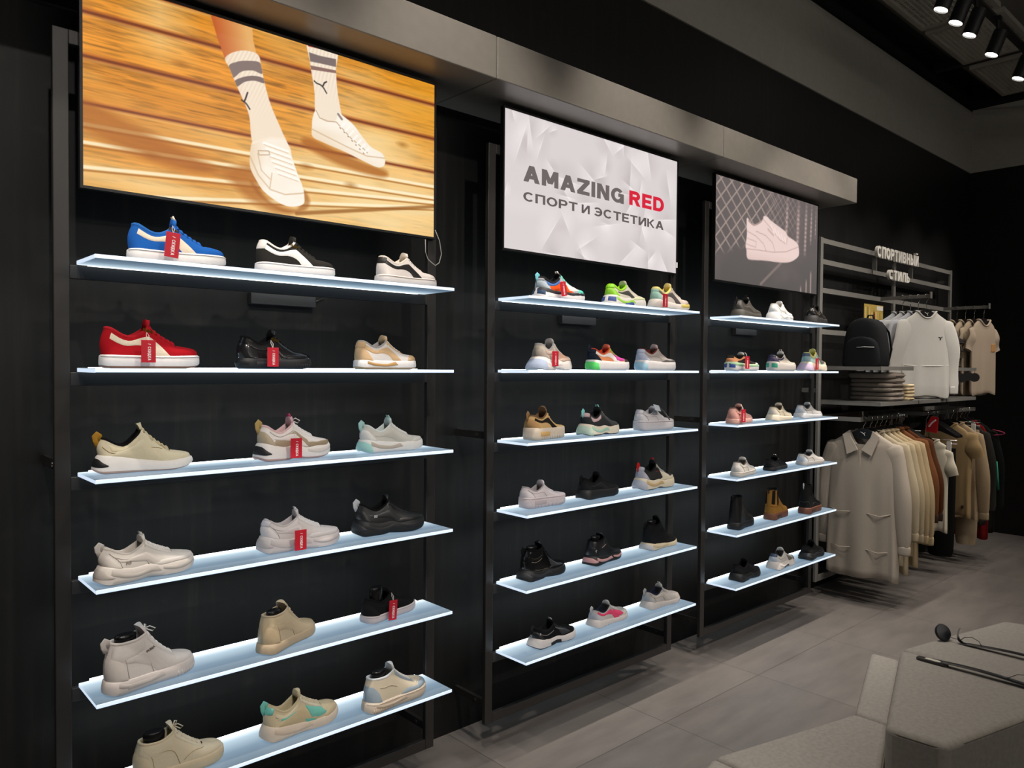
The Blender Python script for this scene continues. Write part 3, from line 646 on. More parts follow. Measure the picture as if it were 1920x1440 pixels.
class Shoe:
    def __init__(s, kind, **ov):
        p = dict(PROF[kind]); p.update(ov); s.p = p; s.kind = kind
        s.st = pchip(p['st']); s.sb = pchip(p['sb'])
        s.sc = math.acos(1-2*(p['cx']+.02))/PI; s.sv = math.acos(1-2*(p['vx']-.01))/PI
        cx, cz, vx, vz, tz = p['cx'], p['cz'], p['vx'], p['vz'], p['tz']
        s.ridge = pchip([(cx, cz), ((cx+vx)/2-.03, cz+(vz-cz)*.50), (vx, vz), (.86, tz), (1.0, tz-.05)])
        hi = p['hz'] > .5
        s.oy = pchip([(0,0),(.10,.045),(.30,.088 if not hi else .10),(.6,.098 if not hi else .105),(1,.072 if p['tip'][1] > p['cz'] else .06)])
        s.oz = pchip([(0,p['hz']),(.15,p['hz']-.004),(.52,p['dz']),(.78,p['dz']+(p['cz']-p['dz'])*.55),(1,p['cz'])])
        s.pp = pchip([(0,1.15),(s.sc,1.35),(s.sv,1.8),(1,2.4)])
        s.xh = .045 if not hi else .06
        s.closed = s.kind == 'chel'
    def base(s, q):
        t = (1-math.cos(q*PI))/2; return .018+.965*t, shape_w(t)*s.p['W']*.94, s.st(t)-.012
    def top(s, q):
        p = s.p
        if q <= s.sc:
            k = q/s.sc; x = s.xh+(p['cx']-s.xh)*(1-math.cos(PI*k))/2
            y = s.oy(k)
            if s.closed: y = .105*math.sin(PI*min(1, k))**.7 if k < 1 else 0.0
            return x, y, s.oz(k)
        if q <= s.sv:
            k = (q-s.sc)/(s.sv-s.sc); x = p['cx']+(p['vx']-p['cx'])*k
            if s.closed: return x, 0.0, s.ridge(x)
            return x, .072+(.048-.072)*k, s.ridge(x)-.014
        k = (q-s.sv)/(1-s.sv); x = p['vx']+(.875-p['vx'])*k
        y = 0 if s.closed else .048*math.sqrt(max(0, 1-(k/.16)**2))
        return x, y, s.ridge(x)-.014*(1 if k < .16 else 0)*(y/.048 if y else 0)
    def S(s, q, v, side):
        q = min(max(q, 0), 1)
        xb, yb, zb = s.base(q); xt, yt, zt = s.top(q); e = s.pp(q)
        g = v**e; h = 1-(1-v)**e if q > s.sc*.6 else v**.97
        if s.sc*.6 < q < s.sc:
            k = (q-s.sc*.6)/(s.sc*.4); h = h*k+v**.97*(1-k)
        x = xb+(xt-xb)*g; y = yb+(yt-yb)*g; z = zb+(zt-zb)*h
        x -= .028*math.sin(PI*min(1, v*1.05))*max(0, 1-q/.22)**1.2*(1 if s.p['hz'] < .7 else .4)
        return Vector((x, side*y, z))
    def SS(s, q, l, side):
        t = (1-math.cos(min(max(q, 0), 1)*PI))/2
        o = s.off(l, t); w = shape_w(t)*s.p['W']
        x = t + o*(2*t-1)*(1 if (t < .12 or t > .75) else .2); y = w+o*(w/ s.p['W'])
        zb, zt = s.sb(t), s.st(t)
        return Vector((x, side*y, zb+(zt-zb)*l))
    def off(s, l, t):
        b = pchip([(0,-.022),(.07,-.002),(.3,.006),(.7,.004),(.93,.0),(1,-.014)])(l)
        return b + s.p['fl']*(1-l)*max(0, 1-t/.45)*.9 + s.p['fl']*.25*(1-l)
    def patch(s, mb, fn, A, B, side, off, nu=18, nv=5):
        a = poly_curve(A); b = poly_curve(B)
        def pt(u, w):
            qa, va = a(u); qb, vb = b(u); return qb+(qa-qb)*w, vb+(va-vb)*w
        def nrm(q, v):
            d = .004
            du = fn(min(1, q+d), v, side)-fn(max(0, q-d), v, side); dv = fn(q, min(1, v+d), side)-fn(q, max(0, v-d), side)
            n = du.cross(dv)*side*-1.0
            if n.length < 1e-9: return Vector((0, side, 0))
            return n.normalized()
        vs = []
        for j in range(nv+1):
            for i in range(nu+1):
                q, v = pt(i/nu, j/nv); n = nrm(q, v)
                c = fn(q, v, side)
                edge = i in (0, nu) or j in (0, nv)
                if q < .004 or q > .996: edge = edge and j in (0, nv)
                vs.append(c + n*(off if not edge else off*.15))
        fs = [(j*(nu+1)+i, j*(nu+1)+i+1, (j+1)*(nu+1)+i+1, (j+1)*(nu+1)+i) for j in range(nv) for i in range(nu)]
        if side < 0: fs = [f[::-1] for f in fs]
        mb.add(vs, fs)

def make_shoe(name, label, cat, group, loc, yaw, L, kz, c):
    """c: colours and options of one shoe"""
    sh = Shoe(c['k'], **c.get('pr', {}))
    root = thing(name, label, cat, loc, yaw, group)
    um = c.get('um', 'leather'); pm = c.get('pm', um)
    def fin(mb):
        mb.v = [((x-.5)*L, y*L, z*L*kz) for x, y, z in mb.v]; return mb
    p = sh.p
    # sole (ring loft) and outsole
    NS = 28
    def ring(l): return [sh.SS(i/NS, l, -1) for i in range(NS+1)]+[sh.SS(i/NS, l, 1) for i in range(NS-1, 0, -1)]
    lo = c.get('osl', .16)
    so = M(c['so'], 'rubber')
    if c.get('os'):
        fin(MB().rings([ring(l) for l in (0, lo*.5, lo-.004)])).build('outsole', M(c['os'], 'rubber'), root, smooth=True, auto=50)
        lv = (lo, lo+.05, .5, .9, 1)
    else: lv = (0, .08, .3, .6, .92, 1)
    sole_o = fin(MB().rings([ring(l) for l in lv])).build('sole', so, root, smooth=True, auto=50)
    for nm, colr in c.get('sp', []):
        A, B = SOV[nm]
        for sd in (-1, 1):
            mb = MB(); sh.patch(mb, sh.SS, A, B, sd, .007, 14, 4)
            fin(mb).build(SNAME[nm], M(colr, 'rubber'), sole_o, smooth=True)
    # grooves of the sole edge: thin raised line above the foxing
    if c.get('line'):
        mb = MB()
        mb.tube([sh.SS(i/NS, .86, -1) + Vector((0, -.002, 0)) for i in range(1, NS)], .004, 5)
        fin(mb).build('foxing_line', M(c['line'], 'rubber'), sole_o, smooth=True)
    if c.get('ribs'):
        mb = MB(); q0, q1 = c['ribs']
        for k in range(9):
            q = q0+(q1-q0)*k/8
            mb = MB().tube([sh.SS(q, l, -1) + Vector((0, -.001, 0)) for l in (.10, .3, .5)], .0045, 5)
            fin(mb).build('sole_rib', so, sole_o, smooth=True)
    # upper
    NU, NV = 32, 10
    mb = MB(); R = []
    for j in range(NV+1):
        v = j/NV
        R.append([sh.S(i/NU, v, -1) for i in range(NU+1)]+[sh.S(i/NU, v, 1) for i in range(NU-1, 0, -1)])
    mb.rings(R, cap=False)
    upper_o = fin(mb).build('upper', M(c['up'], um), root, smooth=True, weld=True)
    # lining: rolls over the collar edge and goes down inside
    mb = MB(); R = []
    qs = [sh.sc*i/14 for i in range(15)]
    loop = [(q, -1) for q in qs[::-1]]+[(q, 1) for q in qs[1:]]
    for dr, dz in ((-.006, -.012), (-.004, .006), (.008, .012), (.020, .006), (.026, -.03), (.03, -.10), (.034, -.16)):
        r = []
        for q, sd in loop:
            x, y, z = sh.top(q); k = q/sh.sc
            cxm = (sh.xh+p['cx'])/2; d = Vector((cxm-x, -sd*y, 0)); d = d.normalized() if d.length > 1e-6 else Vector((0, 0, 0))
            zz = z+dz
            if dz < -.02: zz = min(z-.02, max(p['st'][0][1]+.04, z+dz))
            r.append(Vector((x, sd*y, 0))+d*dr+Vector((0, 0, zz)))
        R.append(r)
    mb.rings(R, cap=False, closed=False)
    mb.f.append(tuple(range(len(mb.v)-len(loop), len(mb.v))))
    fin(mb).build('lining', M(c.get('li', c['up']), 'fabric'), root, smooth=True)
    # tongue
    tx, tzp = p['tip']
    if c['k'] != 'chel':
        path = [(p['vx']-.01, p['vz']-.022), ((p['cx']+p['vx'])/2, sh.ridge((p['cx']+p['vx'])/2)-.012), (p['cx']+.03, sh.ridge(p['cx']+.03)-.006), (p['cx']-.005, p['cz']+.012), (tx, tzp)]
        fx = pchip([(i/4, a[0]) for i, a in enumerate(path)]); fz = pchip([(i/4, a[1]) for i, a in enumerate(path)])
        mb = MB(); R = []
        for i in range(15):
            u = i/14; w = .05+.034*u - (.024*max(0, u-.86)/.14); x, z = fx(u), fz(u)
            d = Vector((fx(min(1, u+.03))-fx(max(0, u-.03)), 0, fz(min(1, u+.03))-fz(max(0, u-.03)))).normalized(); n = Vector((d.z, 0, -d.x))
            if n.x < 0: n = -n
            th = .013+.014*u; r = []
            for k in range(9): 
                y = -w+2*w*k/8; r.append(Vector((x, y, z-.020*(y/w)**2))+n*th*(1-.5*(y/w)**2))
            for k in range(8, -1, -1):
                y = -w+2*w*k/8; r.append(Vector((x, y, z-.020*(y/w)**2))-n*th*(1-.5*(y/w)**2))
            R.append(r)
        mb.rings(R); tongue_o = fin(mb).build('tongue', M(c.get('tg', c['up']), c.get('tm', um)), root, smooth=True, auto=70)
        if c.get('tl'):
            fin(MB().tube([(tx+.01, -.03, tzp-.02), (tx-.012, -.022, tzp+.03), (tx-.012, .022, tzp+.03), (tx+.01, .03, tzp-.02)], .010, 6)).build('tongue_loop', M(c['tl'], 'fabric'), tongue_o, smooth=True)
        # laces
        mb = MB(); n = c.get('nl', 6)
        for i in range(n):
            k = .06+.86*i/(n-1); x = p['cx']+(p['vx']-p['cx'])*k; z = sh.ridge(x); yt = .072-.024*k
            dx = .02
            mb.tube([(x+dx*.5, -yt-.016, z-.026), (x+dx*.2, -yt*.6, z+.010), (x, 0, z+.020), (x-dx*.2, yt*.6, z+.010), (x-dx*.5, yt+.016, z-.026)], .0125, 6)
            if i < n-1:
                x2 = p['cx']+(p['vx']-p['cx'])*(k+.86/(n-1)); z2 = sh.ridge(x2)
                mb.tube([(x2, -yt-.006, z2-.018), ((x+x2)/2, 0, (z+z2)/2+.020), (x, yt+.006, z-.018)], .0105, 6)
        if c.get('bow'):
            x, z = p['cx']+.02, p['cz']+.02
            for sd in (-1, 1):
                mb.tube([(x, 0, z), (x+.03, sd*.05, z+.03), (x+.07, sd*.09, z+.0), (x+.05, sd*.07, z-.03), (x, 0, z)], .007, 6)
        fin(mb).build('laces', M(c.get('la', c['up']), 'fabric'), root, smooth=True)
    # overlays
    for io, (nm, colr) in enumerate(c.get('ov', [])):
        A, B = OVL[nm]
        for sd in (-1, 1):
            mb = MB(); sh.patch(mb, sh.S, A, B, sd, .0055+.0016*io)
            fin(mb).build(ONAME[nm], M(colr, pm), root, smooth=True)
    # seams: stitched lines in relief (s, v)
    for k, (colr, pts) in enumerate(c.get('seam', [])):
        cv = poly_curve(pts)
        for sd in (-1, 1):
            mb = MB().tube([sh.S(*cv(i/16), sd)+Vector((0, sd*.002, .001)) for i in range(17)], .0042, 5)
            fin(mb).build('stitched_seam', M(colr, pm), upper_o, smooth=True)
    if c.get('pt'):
        h = p['hz']; fin(MB().tube([(.015, 0, h-.09), (-.010, 0, h-.03), (-.016, 0, h+.025), (.004, 0, h+.05), (.026, 0, h+.03), (.035, 0, h-.03)], .030, 8, flat=.28)).build('pull_tab', M(c['pt'], 'fabric'), root, smooth=True)
    if c.get('txt'):
        q, v, body, size, colr = c['txt']
        P0 = sh.S(q, v, -1); P1 = sh.S(q+.03, v-.03, -1); dz_ = sh.S(q, min(1, v+.05), -1)-P0
        tilt = math.atan2(-(dz_.y), dz_.z*kz); ang = math.atan2((P1.z-P0.z)*kz, P1.x-P0.x)*.5
        text_part('brand_lettering', body, size, M(colr, 'gold' if colr == 'd0a83a' else 'plain'), root, ((P0.x-.5)*L, (P0.y-.010)*L, P0.z*L*kz), (PI/2-tilt*.6, ang, 0), .0003, .0006)
    return root

def sale_tag(x, y, z, w, h, tilt, where, rot=0.0):
    t = thing('sale_tag', 'red discount tag hanging on the %s' % where, 'sale tag', (x, y, z), rot, 'red discount tags')
    card = MB().box(-w/2, w/2, -.0005, .0005, -h/2, h/2).build('card', M('c3132b', 'card'), t, bevel=.0004)
    wm = M('f4eaea', 'card')
    block_text('lettering', 'СКИДКА', h*.62, h*.135, wm, t, (w*.06, -.0005, -h*.10), (PI/2, PI/2, 0), .0003, .24)
    block_text('mark', '/', h*.05, h*.12, wm, t, (w*.06, -.0005, h*.32), (PI/2, PI/2, 0), .0003, .24)
    lp = MB().tube([(0, .0, h/2-.004), (-.004, .006, h/2+.012), (0, .016, h/2+.022), (.004, .008, h/2+.012), (0, .001, h/2-.004)], .0008, 5).build('string_loop', M('d8d2d0', 'plain'), t)
    t.rotation_euler = (0, tilt, rot)
def shoe_form(x, y, z, rx, ry, h, where, rz=0):
    t = thing('shoe_form', 'black plastic shoe form filling the %s' % where, 'shoe form', (x, y, z), rz, 'black shoe forms')
    R = []
    for k, (s_, zz) in enumerate(((.80, 0), (.92, h*.3), (1, h*.75), (.97, h*.93), (.86, h), (.5, h*1.01))):
        R.append([(rx*s_*math.cos(2*PI*i/24), ry*s_*math.sin(2*PI*i/24), zz) for i in range(24)])
    MB().rings(R).build('plug', M('131314', 'patent', .25), t, smooth=True, auto=40)
GR = 'shoes on the glowing wall shelves'
def sm(c, v=.18): return [(c, [(.10, .8), (.2, .55), (.27, .05)]), (c, [(.15, .70), (.32, .56), (.43, .34), (.47, .02)])]
SEAMW = 'cfc7c2'
SHOES = {
'1.1.1': ('sneaker', 'royal blue suede sneaker with cream side stripe and gum edge', 'sneaker', dict(k='low', um='suede', up='1d5db0', so='efebe9', os='b98461', ov=[('stripe', 'e4d8c4')], li='2a66b2', tg='1f5fb0', la='2462b4', tl='ddd5c8', line='d8d4d2', txt=(.43, .83, 'PUMA', .011, 'd0a83a'))),
'1.1.2': ('sneaker', 'black suede sneaker with white side stripe and thick white sole', 'sneaker', dict(k='low', um='suede', pm='leather', up='2a2927', so='efecec', ov=[('stripe', 'eeeceb'), ('heeltab', 'e9e6e4')], li='e6e3e1', tg='2d2c2a', la='2a2927', line='dcd8d8', txt=(.43, .80, 'PUMA', .011, 'd0a83a'))),
'1.1.3': ('sneaker', 'off white leather sneaker with black side stripe, top shelf of left bay', 'sneaker', dict(k='low', up='dcd4cf', so='e0d9d6', ov=[('stripe', '1b1918'), ('heeltab', '1f1d1c')], li='dad0c4', tg='d9cfc3', la='d8cfc8', line='cdb9a6')),
'1.2.1': ('sneaker', 'bright red suede sneaker with cream side stripe and gum edge', 'sneaker', dict(k='low', um='suede', up='ae1420', so='efecec', os='a8765a', ov=[('stripe', 'e8dbc5')], li='b31f2a', tg='b31a26', la='b01a26', line='d8d4d2', txt=(.44, .86, 'PUMA', .011, 'd0a83a'))),
'1.2.2': ('sneaker', 'all black glossy leather platform sneaker with gold lettering', 'sneaker', dict(k='low', um='patent', up='1b1b1c', so='17171a', ov=[('stripe', '1f1f20'), ('heel', '202022'), ('mud', '1d1d1f')], li='101011', tg='1a1a1b', la='1a1a1b', sp=[('block', '26262a'), ('heelblock', '0f0f11')], ribs=(.62, .88), txt=(.44, .80, 'PUMA', .011, 'd0a83a'))),
'1.2.3': ('sneaker', 'white sneaker with tan suede panels and white wavy sole', 'sneaker', dict(k='low', up='ddd8d6', pm='suede', so='e8e5e4', os='d2ae84', osl=.22, ov=[('stripe', 'cfae86'), ('heel', 'd0b08a'), ('toe', 'cfae86'), ('eye', 'd2b28c'), ('heeltab', 'cfae86')], li='a5a2a2', tg='cdb089', la='d8d2cd', sp=[('wave', 'c79c62')])),
'1.3.1': ('sneaker', 'cream knit running shoe with black collar and gold heel loop', 'sneaker', dict(k='run', um='mesh', pm='leather', up='ddd2b4', so='ece7e2', os='c6a89c', pr=dict(cz=.50, hz=.40, dz=.31, tip=(.42, .56), st=[(0,.21),(.15,.20),(.4,.15),(.7,.115),(1,.14)], fl=.05), ov=[('quarter', 'd9cca8'), ('mid', 'd8ccac')], seam=[('b3986a', [(.09, .55), (.2, .30), (.34, .22), (.50, .40), (.60, .70)])], li='111112', tg='d5c8a6', la='c9bb98', pt='a87c2c', sp=[('fin', '171719')], nl=4)),
'1.3.2': ('sneaker', 'white and taupe chunky sneaker with pink tongue and black heel clip', 'sneaker', dict(k='chunk', up='e4dcd8', so='e6dfdb', os='c9a39a', ov=[('heel', 'b3a288'), ('mid', 'a5927a'), ('mud', '9d8a70'), ('eye', 'e9e4e1'), ('stripe2', 'e2dad5')], seam=[('b9aea6', [(.14, .8), (.3, .66), (.45, .62)])], li='d7b4b4', tg='cfa6ac', tl='b0446a', la='dfd9d6', pt='b59a62', sp=[('fin', '1a1a1c'), ('fwave', 'd9d0ca')], bow=1)),
'1.3.3': ('sneaker', 'pale grey mesh running shoe with mint heel, left bay third shelf', 'sneaker', dict(k='run', um='mesh', pm='leather', up='c9c6bf', so='e2e0dd', ov=[('stripe2', 'bdbab2'), ('toe', 'd3d1cc'), ('heel', 'd8d6d2'), ('eye', 'd6d4cf')], li='cfd6d3', tg='c2d2ce', tl='9cc4c0', la='dcdad6', pt='a6cfcb', sp=[('heelpod', '9fcfca'), ('wave', 'b9ada0')], pr=dict(st=[(0,.20),(.12,.185),(.35,.155),(.6,.14),(.85,.14),(1,.16)]))),
'1.4.1': ('sneaker', 'plain warm white chunky sneaker, left end of the fourth shelf', 'sneaker', dict(k='chunk', up='ddd6cf', so='d8d0c9', ov=[('heel', 'd9d1ca'), ('stripe2', 'd3cbc4'), ('mud', 'e0d9d3'), ('eye', 'e0dad4')], seam=sm('bfb6ae')+[('c4bbb4', [(.2, .5), (.34, .46), (.5, .3)])], li='cfc7bf', tg='dbd4cd', tl='cfc8c2', la='e0dad5', pt='d0c9c3', sp=[('fin', 'bdb5ae'), ('wave', 'c6beb7'), ('fwave', 'cdc5be')], txt=(.30, .34, 'RS', .014, 'b9b0a8'))),
'1.4.2': ('sneaker', 'cool grey white chunky sneaker with sculpted sole, left bay fourth shelf', 'sneaker', dict(k='chunk', up='d2cbca', so='d0c8c8', ov=[('heel', 'd8d2d3'), ('stripe2', 'cac2c2'), ('mud', 'd6d0d0'), ('eye', 'd8d3d3'), ('heeltab', 'cfcbd0')], seam=sm('b5acac'), li='bdb6b6', tg='cdc6c6', tl='d5cfcf', la='dad5d5', sp=[('wave', 'c2baba'), ('fwave', 'c6bebe'), ('fin', 'bcb4b4')])),
'1.4.3': ('sneaker', 'all black chunky sneaker with small white heel lettering', 'sneaker', dict(k='chunk', up='1a1a1b', so='151516', ov=[('heel', '1e1e20'), ('stripe2', '222223'), ('mud', '1b1b1c'), ('eye', '1d1d1f')], seam=[('2c2c2e', [(.2, .6), (.34, .5), (.5, .3)])], li='0d0d0e', tg='151516', la='1b1b1c', pt='c9c9cc', sp=[('fin', '26262a'), ('wave', '1e1e20'), ('fwave', '1f1f21')], txt=(.27, .50, 'RS', .012, 'd0d0d2'))),
'1.5.1': ('high_top_sneaker', 'off white leather platform high top on the left of the fifth shelf', 'high-top', dict(k='high', up='ddd6d2', so='d3cac6', ov=[('stripe2', 'd8d0cc'), ('ankle', 'd9d2cd'), ('heel', 'd5cdc8'), ('eye', 'e0dad6')], seam=sm('bcb3ad'), li='d0c9c4', tg='dcd6d2', la='e3deda', pt='d0c9c4', sp=[('block', 'c8bfba'), ('wave', 'cac1bc')], ribs=(.64, .88), txt=(.46, .50, 'PUMA', .010, '7a6f68'), bow=1)),
'1.5.2': ('high_top_sneaker', 'beige leather high top, middle of the fifth shelf in left bay', 'high-top', dict(k='high', up='c6b394', so='b9a488', ov=[('ankle', 'cbb999'), ('stripe2', 'c2ae8f'), ('heel', 'c1ad8d'), ('eye', 'cab898')], seam=sm('a5906f'), li='b7a78f', tg='c3b191', la='cdbda2', txt=None)),
'1.5.3': ('sneaker', 'black suede sneaker with pale lilac sole and black form inside', 'sneaker', dict(k='low', um='suede', up='141415', so='cdc3c5', ov=[('heel', '1a1a1b')], li='0c0c0d', tg='131314', la='161617', seam=[('232325', [(.15, .70), (.32, .56), (.43, .34), (.47, .02)])], line='bdb2b5')),
'1.6.1': ('high_top_sneaker', 'cream leather mid top with hook strap, bottom shelf near the left post', 'high-top', dict(k='high', up='d6c9ae', so='cdbd9f', ov=[('ankle', 'd9cdb3'), ('heel', 'd2c4a7'), ('eye', 'd9ceb6')], seam=sm('b3a27f')+[('b5a582', [(.5, .1), (.6, .5), (.66, .75)])], li='cbbd9f', tg='d2c5aa', la='d5c9b2', bow=1, pr=dict(hz=.52, dz=.50, cz=.58, tip=(.38, .67)))),
'1.6.2': ('sneaker', 'beige running shoe with mint green accents on the bottom shelf', 'sneaker', dict(k='run', up='cfbf9f', um='suede', pm='leather', so='d9c8b6', ov=[('quarter', 'd6c9ac'), ('stripe2', '6cbfae'), ('mid', 'cbb994'), ('toe', 'cdbb98'), ('eye', 'd8cdb6'), ('heeltab', '76c6b8'), ('fore', '74c2b3')], seam=[('a8977a', [(.15, .6), (.32, .5), (.47, .3)])], li='c0b292', tg='ccbc9b', la='d0c3a8', pt='7acabb', sp=[('wave', 'cfbca8')], nl=7)),
'1.6.3': ('high_top_sneaker', 'cream mid top with pale blue overlays on the bottom shelf', 'high-top', dict(k='high', up='d5c9b3', so='d2c2b0', ov=[('heel', '9aabb8'), ('mud', '9cacb9'), ('toe', '98a9b6'), ('eye', '9dadb9'), ('vamp', 'd3c7b0')], seam=[('b8ab95', [(.2, .6), (.34, .5), (.45, .3)])], li='cdd2d6', tg='d3d4d2', la='dfdcd6', line='dcd0c2', sp=[('wave', 'c6b5a2')], ribs=(.15, .4), pr=dict(hz=.50, dz=.48, cz=.54, tip=(.40, .63)))),
'2.1.1': ('sneaker', 'multicolour sneaker in orange, aqua and grey with black collar', 'sneaker', dict(k='chunk', up='9aa0b0', pm='suede', so='e4dfdf', ov=[('mid', 'e0541c'), ('toe', '58c9b4'), ('eye', '6fd0bd'), ('heel', 'a9b4bc'), ('quarter', '4a6fae'), ('fore', 'e9e2d8'), ('heeltab', 'a7a9b2'), ('collar', '222224')], li='151516', tg='1a1a1b', tl='e6e2dc', la='6fd2bd', pt='7cc9d6', sp=[('heelblock', '24405f'), ('band', '2b2b2f')], pr=dict(cz=.49))),
'2.1.2': ('sneaker', 'white and neon lime chunky sneaker with blue sole inserts', 'sneaker', dict(k='chunk', up='d5d0be', so='ddd8d2', ov=[('heel', '8fce2e'), ('stripe2', '4a4844'), ('eye', 'd8d3c8'), ('collar', '9bd43a'), ('mud', 'dfe3b8'), ('heeltab', '8bd41f')], li='8ed320', tg='d0d0b4', la='d9d5cd', sp=[('wave', 'a0d44c'), ('heelblock', '3b4f8f'), ('arch', '4a62a8')], pr=dict(W=.2))),
'2.1.3': ('sneaker', 'pastel sneaker with mint heel, yellow collar and dark stripe', 'sneaker', dict(k='run', up='d9cdc4', so='e2dad2', ov=[('heel', '9fcabd'), ('stripe', '5b5654'), ('toe', 'cbb9ae'), ('heeltab', '9ec9bd'), ('collar', 'e3d585'), ('eye', 'd7c9c0')], li='e0cf72', tg='e4d489', la='cdd4b4', sp=[('foreband', 'd6c268')])),
'2.2.1': ('sneaker', 'beige and blush chunky sneaker on the second shelf, first in middle bay', 'sneaker', dict(k='chunk', up='bdb2a6', um='suede', pm='suede', so='e0d8d2', ov=[('heel', 'a79c92'), ('fore', 'd9ab92'), ('toe', 'c5c1bd'), ('quarter', 'b9a79b'), ('eye', 'd8d2cc'), ('mud', 'd2b6a5')], li='a9a7a8', tg='b8b3b0', la='dcd8d2', sp=[('heelpod', 'a9b6cf'), ('wave', 'efe9e4')], pr=dict(fl=.09))),
'2.2.2': ('sneaker', 'pink, orange and black sneaker with neon green heel sole', 'sneaker', dict(k='low', up='d98a5e', pm='suede', so='e6e0de', ov=[('heel', '1c2330'), ('stripe', 'e9e2df'), ('toe', '3a3738'), ('vamp', 'cf4fa0'), ('eye', 'b8c84e'), ('fore', 'cf4fa0'), ('heeltab', '1c2330')], li='c2402c', tg='d96a4c', la='3a3a3c', pt='1c2330', sp=[('heelpod', '5fe06e')], pr=dict(st=[(0,.20),(.5,.17),(1,.17)]))),
'2.2.3': ('sneaker', 'grey sneaker with lavender heel and ice blue heel sole', 'sneaker', dict(k='low', up='b3aaa6', um='suede', pm='suede', so='e2dcda', ov=[('heel', 'b9bfd4'), ('stripe', 'aaa19d'), ('mud', '5c5956'), ('eye', 'c4a9a0'), ('heeltab', 'bcc2d6')], li='6e2a26', tg='cfb7b0', la='d5cdc9', sp=[('heelpod', 'a9cfe0')], pr=dict(st=[(0,.20),(.5,.17),(1,.17)]))),
'2.3.1': ('sneaker', 'tan suede platform sneaker with black side stripe', 'sneaker', dict(k='low', um='suede', up='c3a06c', so='cfc0ae', ov=[('stripe', '231d18'), ('heel', 'b08a5e')], li='6f543c', tg='7d6147', la='bd9b6a', pt='8d6d4b', sp=[('block', 'c79f63')], ribs=(.30, .62), pr=dict(st=[(0,.22),(.5,.20),(1,.20)], hz=.42, dz=.36, cz=.46, tip=(.42, .56)))),
'2.3.2': ('sneaker', 'charcoal running shoe with mint and cream sole and mint loops', 'sneaker', dict(k='chunk', up='3a3b3c', um='mesh', pm='suede', so='d9cdb9', os='23252a', osl=.12, ov=[('heel', '2b2d30'), ('quarter', 'c0a3a6'), ('eye', '4a4a4a'), ('mid', '2f3032'), ('heeltab', 'bda2a6')], li='121213', tg='161617', tl='86cfcb', la='9a9894', pt='86cfcb', sp=[('wave', '9fc4b0'), ('heelpod', 'b6c9b8')])),
'2.3.3': ('sneaker', 'plain white platform sneaker with a white label over the collar', 'sneaker', dict(k='low', up='c9c4c6', so='c7c1c4', ov=[('heel', 'ccc8cb'), ('heeltab', 'c3c0c6')], seam=sm('b0aaac'), li='b9b4b6', tg='cbc6c8', la='cfcbcd', line='b9b3b6', pr=dict(st=[(0,.21),(.5,.20),(1,.20)], tip=(.46, .46)))),
'2.4.1': ('sneaker', 'pale lilac white platform sneaker with stepped sole', 'sneaker', dict(k='low', up='cdc3c6', so='c9bdbf', ov=[('heel', 'cfc6c9'), ('eye', 'd2cacc')], seam=sm('ada2a5'), li='a49a9c', tg='cbc1c4', la='d0c8ca', sp=[('block', 'b5a8ab')], ribs=(.28, .7), line='b0a3a6', pr=dict(st=[(0,.22),(.5,.205),(1,.20)]))),
'2.4.2': ('sneaker', 'all black suede running shoe, middle of the fourth shelf in middle bay', 'sneaker', dict(k='run', um='suede', up='161617', so='151516', ov=[('heel', '1a1a1c'), ('mud', '1b1b1c'), ('stripe2', '222224')], li='0b0b0c', tg='121213', la='1b1b1c', pt='141415', pr=dict(st=[(0,.19),(.5,.17),(1,.17)]))),
'2.4.3': ('sneaker', 'black sneaker with red loops and cream wavy sole', 'sneaker', dict(k='chunk', up='1b1a1a', um='mesh', pm='leather', so='d6c9b0', os='1d1d1f', osl=.10, ov=[('heel', 'a9a8b4'), ('mud', 'cfc4ac'), ('eye', 'b9b3a8'), ('fore', 'd2c7b2'), ('heeltab', 'b4b2bc')], li='0d0d0e', tg='121213', tl='c21f22', la='b5b0aa', pt='c8201f', sp=[('wave', 'c3a678'), ('heelpod', 'b3b3bd')], seam=[('c21f22', [(.40, .55), (.46, .46)])])),
'2.5.1': ('high_top_sneaker', 'black glossy high top with chunky sole, left of the fifth shelf', 'high-top', dict(k='high', um='patent', up='131314', so='121213', ov=[('ankle', '1a1a1b'), ('heel', '161617'), ('fore', '3b3b3d'), ('mud', '1a1a1b')], seam=[('8d8375', [(.06, .72), (.22, .60), (.36, .66)]), ('8d8375', [(.08, .52), (.22, .42), (.38, .50)]), ('6f665a', [(.02, .05), (.3, .06), (.5, .03)])], li='0b0b0c', tg='121213', la='161617', pt='121213', sp=[('wave', '26262a'), ('fin', '2a2a2d')], pr=dict(st=PROF['chunk']['st'], sb=PROF['chunk']['sb'], fl=.06, hz=.60))),
'2.5.2': ('high_top_sneaker', 'black high top with dusty pink sole panels and heel logo', 'high-top', dict(k='high', up='171718', so='161617', ov=[('ankle', '1b1b1c'), ('heel', '1a1c20'), ('mud', '1d1d1e'), ('eye', '1d1d1f')], seam=[('c49a90', [(.30, .48), (.38, .50), (.44, .52)])], li='0c0c0d', tg='121213', la='1b1b1c', sp=[('fwave', 'b98a86'), ('fin', 'bf9090'), ('wave', 'bf9090')], pr=dict(st=[(0,.24),(.3,.20),(.6,.17),(1,.2)], sb=PROF['run']['sb'], fl=.05), txt=(.14, .30, 'Y', .022, 'a8a8aa'))),
